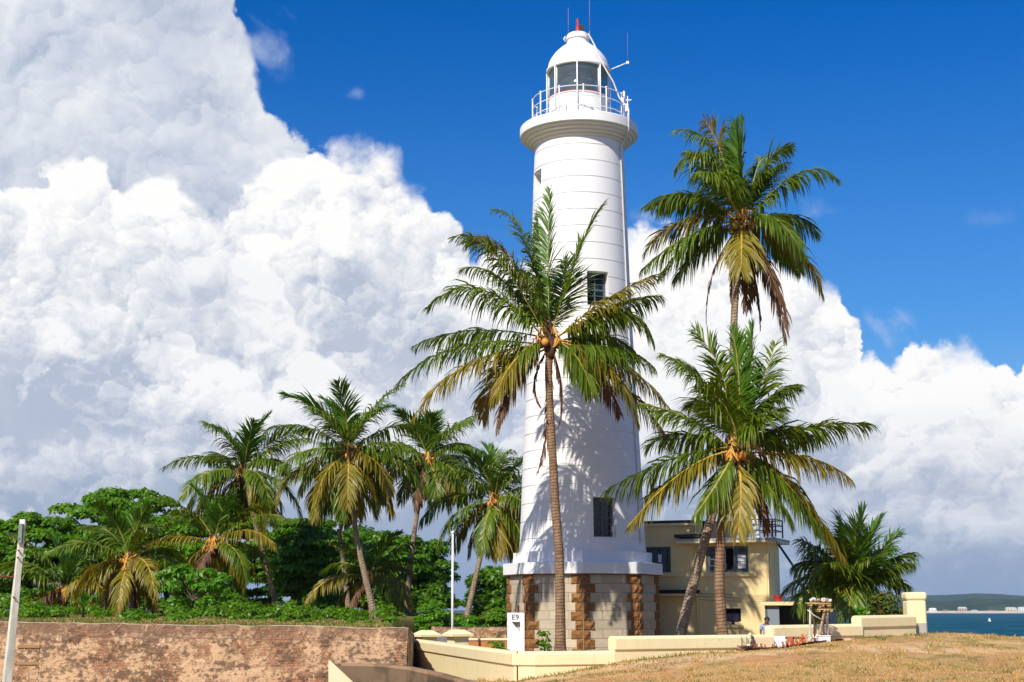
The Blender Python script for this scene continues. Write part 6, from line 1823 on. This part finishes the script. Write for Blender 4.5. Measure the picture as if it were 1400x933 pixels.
k = Hh / 1.6
def S_(*v): return tuple(q * k for q in v)
bv = [S_(0, 0, .86), S_(0, .01, 1.0), S_(0, .02, 1.18), S_(0, .01, 1.31), S_(.01, -.005, 1.37), S_(.03, -.02, 1.41), S_(.045, -.03, 1.49), S_(.04, -.02, 1.57),
      S_(-.09, 0, .80), S_(-.10, .0, .45), S_(-.10, .03, .08), S_(-.05, -.06, .03), S_(.09, 0, .80), S_(.10, -.03, .45), S_(.10, .0, .08), S_(.15, -.09, .03),
      S_(-.17, .01, 1.27), S_(-.22, .03, 1.02), S_(-.19, -.05, .82), S_(.17, 0, 1.27), S_(.24, -.02, 1.03), S_(.28, -.14, .88)]
be = [(0, 1), (1, 2), (2, 3), (3, 4), (4, 5), (5, 6), (6, 7), (0, 8), (8, 9), (9, 10), (10, 11), (0, 12), (12, 13), (13, 14), (14, 15), (3, 16), (16, 17), (17, 18), (3, 19), (19, 20), (20, 21)]
br_ = [.12, .12, .135, .09, .052, .07, .095, .06, .085, .06, .04, .03, .085, .06, .04, .03, .055, .042, .03, .055, .042, .03]
body = skin('body', bv, be, [r * k for r in br_], M['skin'], root)
hands = []
for sx, wv in ((-1, bv[18]), (1, bv[21])):
    w = Vector(wv); V_, E_, R_ = [tuple(w), tuple(w + Vector((0, -.01, -.05)) * k)], [(0, 1)], [.03 * k, .034 * k]
    for f in range(4):
        p0 = w + Vector(((f - 1.5) * .018, -.01, -.09)) * k; p1 = p0 + Vector((0, -.01, -.05 + abs(f - 1.5) * .008)) * k; i = len(V_); V_ += [tuple(p0), tuple(p1)]; E_ += [(1, i), (i, i + 1)]; R_ += [.009 * k, .008 * k]
    p0 = w + Vector((sx * -.045, -.02, -.05)) * k; p1 = p0 + Vector((sx * -.01, -.01, -.035)) * k; i = len(V_); V_ += [tuple(p0), tuple(p1)]; E_ += [(1, i), (i, i + 1)]; R_ += [.011 * k, .009 * k]
    skin('hand', V_, E_, R_, M['skin'], root, 1)
skin('shirt', [S_(0, 0, .90), S_(0, .01, 1.02), S_(0, .02, 1.19), S_(0, .01, 1.31), S_(-.165, .01, 1.275), S_(-.215, .025, 1.10), S_(.165, 0, 1.275), S_(.225, -.015, 1.11)], [(0, 1), (1, 2), (2, 3), (3, 4), (4, 5), (3, 6), (6, 7)],
     [r * k for r in (.15, .145, .155, .10, .072, .066, .072, .066)], M['shirt'], root)
skin('shorts', [S_(0, 0, .88), S_(-.09, 0, .78), S_(-.1, 0, .50), S_(.09, 0, .78), S_(.1, -.02, .50)], [(0, 1), (1, 2), (0, 3), (3, 4)], [r * k for r in (.14, .105, .085, .105, .085)], M['shorts'], root)
hc = Vector(S_(.042, .0, 1.535)); V, F = ball(hc + Vector(root.location), .108 * k, .10 * k, 14, 9); mb = MB(); mb.add(V, F, smooth=True); mb.build('hair', M['hair'], root)
fc_ = Vector(root.location) + Vector(S_(.06, -.115, 1.50))
mb = MB(); mb.lathe(fc_ + Vector((0, 0, -.02 * k)), [(.012 * k, 0), (.02 * k, .008 * k), (.008 * k, .05 * k)], 8, cap0=True); mb.build('nose', M['skin'], root)
for sx in (-1, 1):
    V, F = ball(fc_ + Vector((sx * .035 * k, .018 * k, .022 * k)), .012 * k, .010 * k, 8, 5); mb = MB(); mb.add(V, F, smooth=True); mb.build('eye', M['hair'], root)
    V, F = ball(fc_ + Vector((sx * .098 * k - .01, .10 * k, .0)), .02 * k, .032 * k, 8, 5); mb = MB(); mb.add(V, F, smooth=True); mb.build('ear', M['skin'], root)
mb = MB(); mb.box(fc_ + Vector((0, .012 * k, -.055 * k)), (.045 * k, .02 * k, .012 * k)); mb.build('mouth', M['shorts'], root)

# far houses on the beach and a small boat
FH = 'houses on the far shore'
for px0, px1, py0, py1, wall, roof, lab in ((1271.5, 1280, 831.5, 837, 'white', 'white', 'bright white house on the far shore just right of the round post'), (1311, 1322, 830, 837.4, 'pale_brick', 'roof_pale', 'tall pinkish house with a pale roof on the far shore'),
        (1290, 1296, 833.5, 837.2, 'pale_brick', 'roof_red', 'tiny reddish hut on the far shore left of the tall pinkish house'), (1329, 1337, 834, 837.4, 'cream_pale', 'roof_pale', 'low cream house on the far shore right of the tall pinkish house'),
        (1351, 1361, 833.6, 837.2, 'pale_brick', 'roof_red', 'low red roofed house on the far shore above the white boat'), (1376, 1390, 830.5, 837, 'cream_pale', 'roof_pale', 'long cream house on the far shore near the right edge'), (1393, 1403, 830, 836.5, 'white', 'roof_pale', 'pale house cut by the right edge of the photo')):
    if 'roof_red' not in M:
        M['roof_red'] = m_plain('red_tiles', (.30, .10, .06), .8, .15, .5); M['roof_pale'] = m_plain('pale_roof', (.55, .56, .50), .7, .1, .5); M['pale_brick'] = m_plain('pinkish_wall', (.46, .31, .24), .8, .12, .3)
    Yh = SH + 22; a, b = at(px0, py1, Yh), at(px1, py0, Yh); root = thing('far_house', ((a.x + b.x) / 2, Yh, a.z - 3), lab, 'house', FH)
    H = b.z - a.z; mb = MB(); mb.box(((a.x + b.x) / 2, Yh + 5, a.z + H * .35 - 1.5), (b.x - a.x, 10, H * .7 + 3)); mb.build('wall', M[wall], root)
    z0 = a.z + H * .7; mb = MB(); e = .6
    vs = [(a.x - e, Yh - e, z0), (b.x + e, Yh - e, z0), (b.x + e, Yh + 10 + e, z0), (a.x - e, Yh + 10 + e, z0), (a.x + 1.5, Yh + 5, z0 + H * .3), (b.x - 1.5, Yh + 5, z0 + H * .3)]
    mb.add(vs, [(0, 1, 5, 4), (2, 3, 4, 5), (1, 2, 5), (3, 0, 4), (3, 2, 1, 0)]); mb.build('roof', M[roof], root)
    for i in range(3):
        x = a.x + (b.x - a.x) * (.2 + .3 * i); mb = MB(); mb.box((x, Yh - .02, a.z + H * .36), ((b.x - a.x) * .12, .1, H * .3)); mb.build('window', M['frame'], root)
bp_ = at(1353, 850.3, 1000); dd_ = pdir(1353, 850.0); tt = (SEA_Z - EYE) / dd_.z; bx0, by0 = dd_.x * tt, dd_.y * tt; sc_ = by0 / FPX
root = thing('boat', (bx0, by0, SEA_Z), 'tiny white boat alone on the blue sea', 'boat')
mb = MB(); vs = []
for i in range(9):
    f = i / 8; w = 1.2 * sin(pi * (.1 + .75 * f)) * sc_; zz = (.5 + .5 * f * f) * sc_ * 1.4
    for s_, z in ((-1, zz), (-.6, -.2), (.6, -.2), (1, zz)): vs.append((bx0 + s_ * w * 1.7, by0 - 3 * sc_ + 6 * sc_ * f, SEA_Z + z))
mb.add(vs, [(4 * i + k, 4 * i + 1 + k, 4 * i + 5 + k, 4 * i + 4 + k) for i in range(8) for k in range(3)] + [(4 * i + 3, 4 * i, 4 * i + 4, 4 * i + 7) for i in range(8)] + [(0, 1, 2, 3)]); mb.build('hull', M['white_metal'], root)
mb = MB(); mb.box((bx0 - .1, by0, SEA_Z + 2.6 * sc_), (2.6 * sc_, 2 * sc_, 3.6 * sc_), taper=.6); mb.build('cabin', M['white_metal'], root)

# ------------------------------------------------------------------ grass (stuff)
def grass(name, n, xr, yr, fn, hgt, m_, seed, w=.016):
    rng = np.random.default_rng(seed); x = rng.uniform(*xr, n); y = rng.uniform(*yr, n)
    keep = fn(x, y, rng); x, y = x[keep], y[keep]; z = gz(x, y); n = len(x)
    a = rng.uniform(0, 2 * pi, n); h = hgt * rng.uniform(.3, 1.2, n); lean = rng.normal(0, .55, (n, 2)) * h[:, None]
    wd = np.stack([np.cos(a), np.sin(a)], 1) * w * rng.uniform(.6, 1.4, n)[:, None]
    P = np.stack([x, y, z - .01], 1); V = np.empty((n, 4, 3))
    V[:, 0, :2] = P[:, :2] - wd; V[:, 1, :2] = P[:, :2] + wd; V[:, 0, 2] = V[:, 1, 2] = P[:, 2]
    V[:, 2, :2] = P[:, :2] + lean + wd * .3; V[:, 3, :2] = P[:, :2] + lean - wd * .3; V[:, 2, 2] = V[:, 3, 2] = P[:, 2] + h
    o = np_obj(name, V.reshape(-1, 3), np.arange(n * 4).reshape(-1, 4), m_); tag(o, kind='stuff'); return o


M['straw'] = m_leaf('dry_straw', (.48, .30, .10), (.76, .51, .20), (.26, .24, .06), .15, .25, .8)
M['tuft'] = m_leaf('green_tuft', (.09, .13, .015), (.26, .25, .04), (.5, .34, .12), .15, .3, .7)


def pt_(x, y, s, sd, lo, hi): return sst(lo, hi, vnoise(x, y, s, sd) * .6 + vnoise(x, y, s / 3.1, sd + 1) * .4)


# courtyard side of the walls stays bare
def front_side(x, y):
    yw = np.interp(x, *WLINE)
    return (y < yw - .05) & ~((x > 6.3) & (x < 10.4) & (y > np.interp(x, [6.3, 10.4], [42.0, 44.5])))


grass('dry_grass', 130000, (-1.5, 19), (32.5, 50.5), lambda x, y, r: front_side(x, y) & (r.random(len(x)) < .12 + .88 * pt_(x, y, 2.4, 40, .42, .6)), .042, M['straw'], 1, .012)
grass('green_grass_tufts', 70000, (-1.5, 19), (32.5, 50.5), lambda x, y, r: front_side(x, y) & (r.random(len(x)) < pt_(x, y, 1.7, 60, .58, .72)), .05, M['tuft'], 2, .012)
def foot(x, y): return np.exp(-((np.interp(x, *WLINE) - .12 - y) / .22) ** 2)
grass('wall_foot_weeds', 60000, (-1.5, 14.5), (38, 50), lambda x, y, r: front_side(x, y) & (r.random(len(x)) < foot(x, y) * pt_(x, y, 1.4, 90, .3, .6)), .10, M['tuft'], 6, .012)
def clump(x, y): return np.clip((vnoise(x, y, .42, 70) - .66) * 6, 0, 1) * pt_(x, y, 2.6, 72, .4, .6)
grass('tall_dry_tufts', 160000, (-1.5, 19), (32.5, 50.5), lambda x, y, r: front_side(x, y) & (r.random(len(x)) < clump(x, y)), .10, M['straw'], 7, .011)
grass('tall_green_tufts', 120000, (-1.5, 19), (32.5, 50.5), lambda x, y, r: front_side(x, y) & (r.random(len(x)) < clump(x + 31, y + 7) * .6), .09, M['tuft'], 8, .011)
grass('terrace_grass', 60000, (-17, -3.6), (44.42, 60), lambda x, y, r: (r.random(len(x)) < np.clip(1.4 - (y - 44.4) / 8, .2, 1)) & ((x < -4.8) | (y < 50)), .06, M['tuft'], 3, .016)
grass('terrace_straw', 9000, (-17, -3.6), (44.42, 60), lambda x, y, r: (r.random(len(x)) < .3 + .7 * pt_(x, y, 3, 80, .45, .6)) & ((x < -4.8) | (y < 50)), .07, M['straw'], 4, .016)

rg = np.random.default_rng(3); mb = MB()
for i in range(240):
    x, y = rg.uniform(-1, 19), rg.uniform(33, 50); r = rg.uniform(.012, .04)
    if not front_side(np.array([x]), np.array([y]))[0]: continue
    V, F = ball((x, y, g1(x, y) + r * .3), r, r * .7, 6, 4); V = [(a + rg.uniform(-.3, .3) * r, b + rg.uniform(-.3, .3) * r, c + rg.uniform(-.2, .2) * r) for a, b, c in V]; mb.add(V, F)
M['pebble'] = m_plain('pebble', (.46, .38, .30), .9, .3, 20)
tag(mb.build('pebbles', M['pebble']), kind='stuff')
# ------------------------------------------------------------------ sea haze
mb = MB(); mb.box((600, 3500, 60), (9000, 9000, 150)); hz_ = mb.build('haze', [], None)
hm = bpy.data.materials.new('haze_air'); hm.use_nodes = True; t = hm.node_tree; t.nodes.clear()
o_ = t.nodes.new('ShaderNodeOutputMaterial'); v_ = t.nodes.new('ShaderNodeVolumePrincipled'); t.links.new(v_.outputs[0], o_.inputs['Volume'])
v_.inputs['Color'].default_value = (.55, .74, 1.0, 1); v_.inputs['Density'].default_value = 0.00006; v_.inputs['Anisotropy'].default_value = 0.1
hz_.data.materials.append(hm); tag(hz_, kind='stuff')
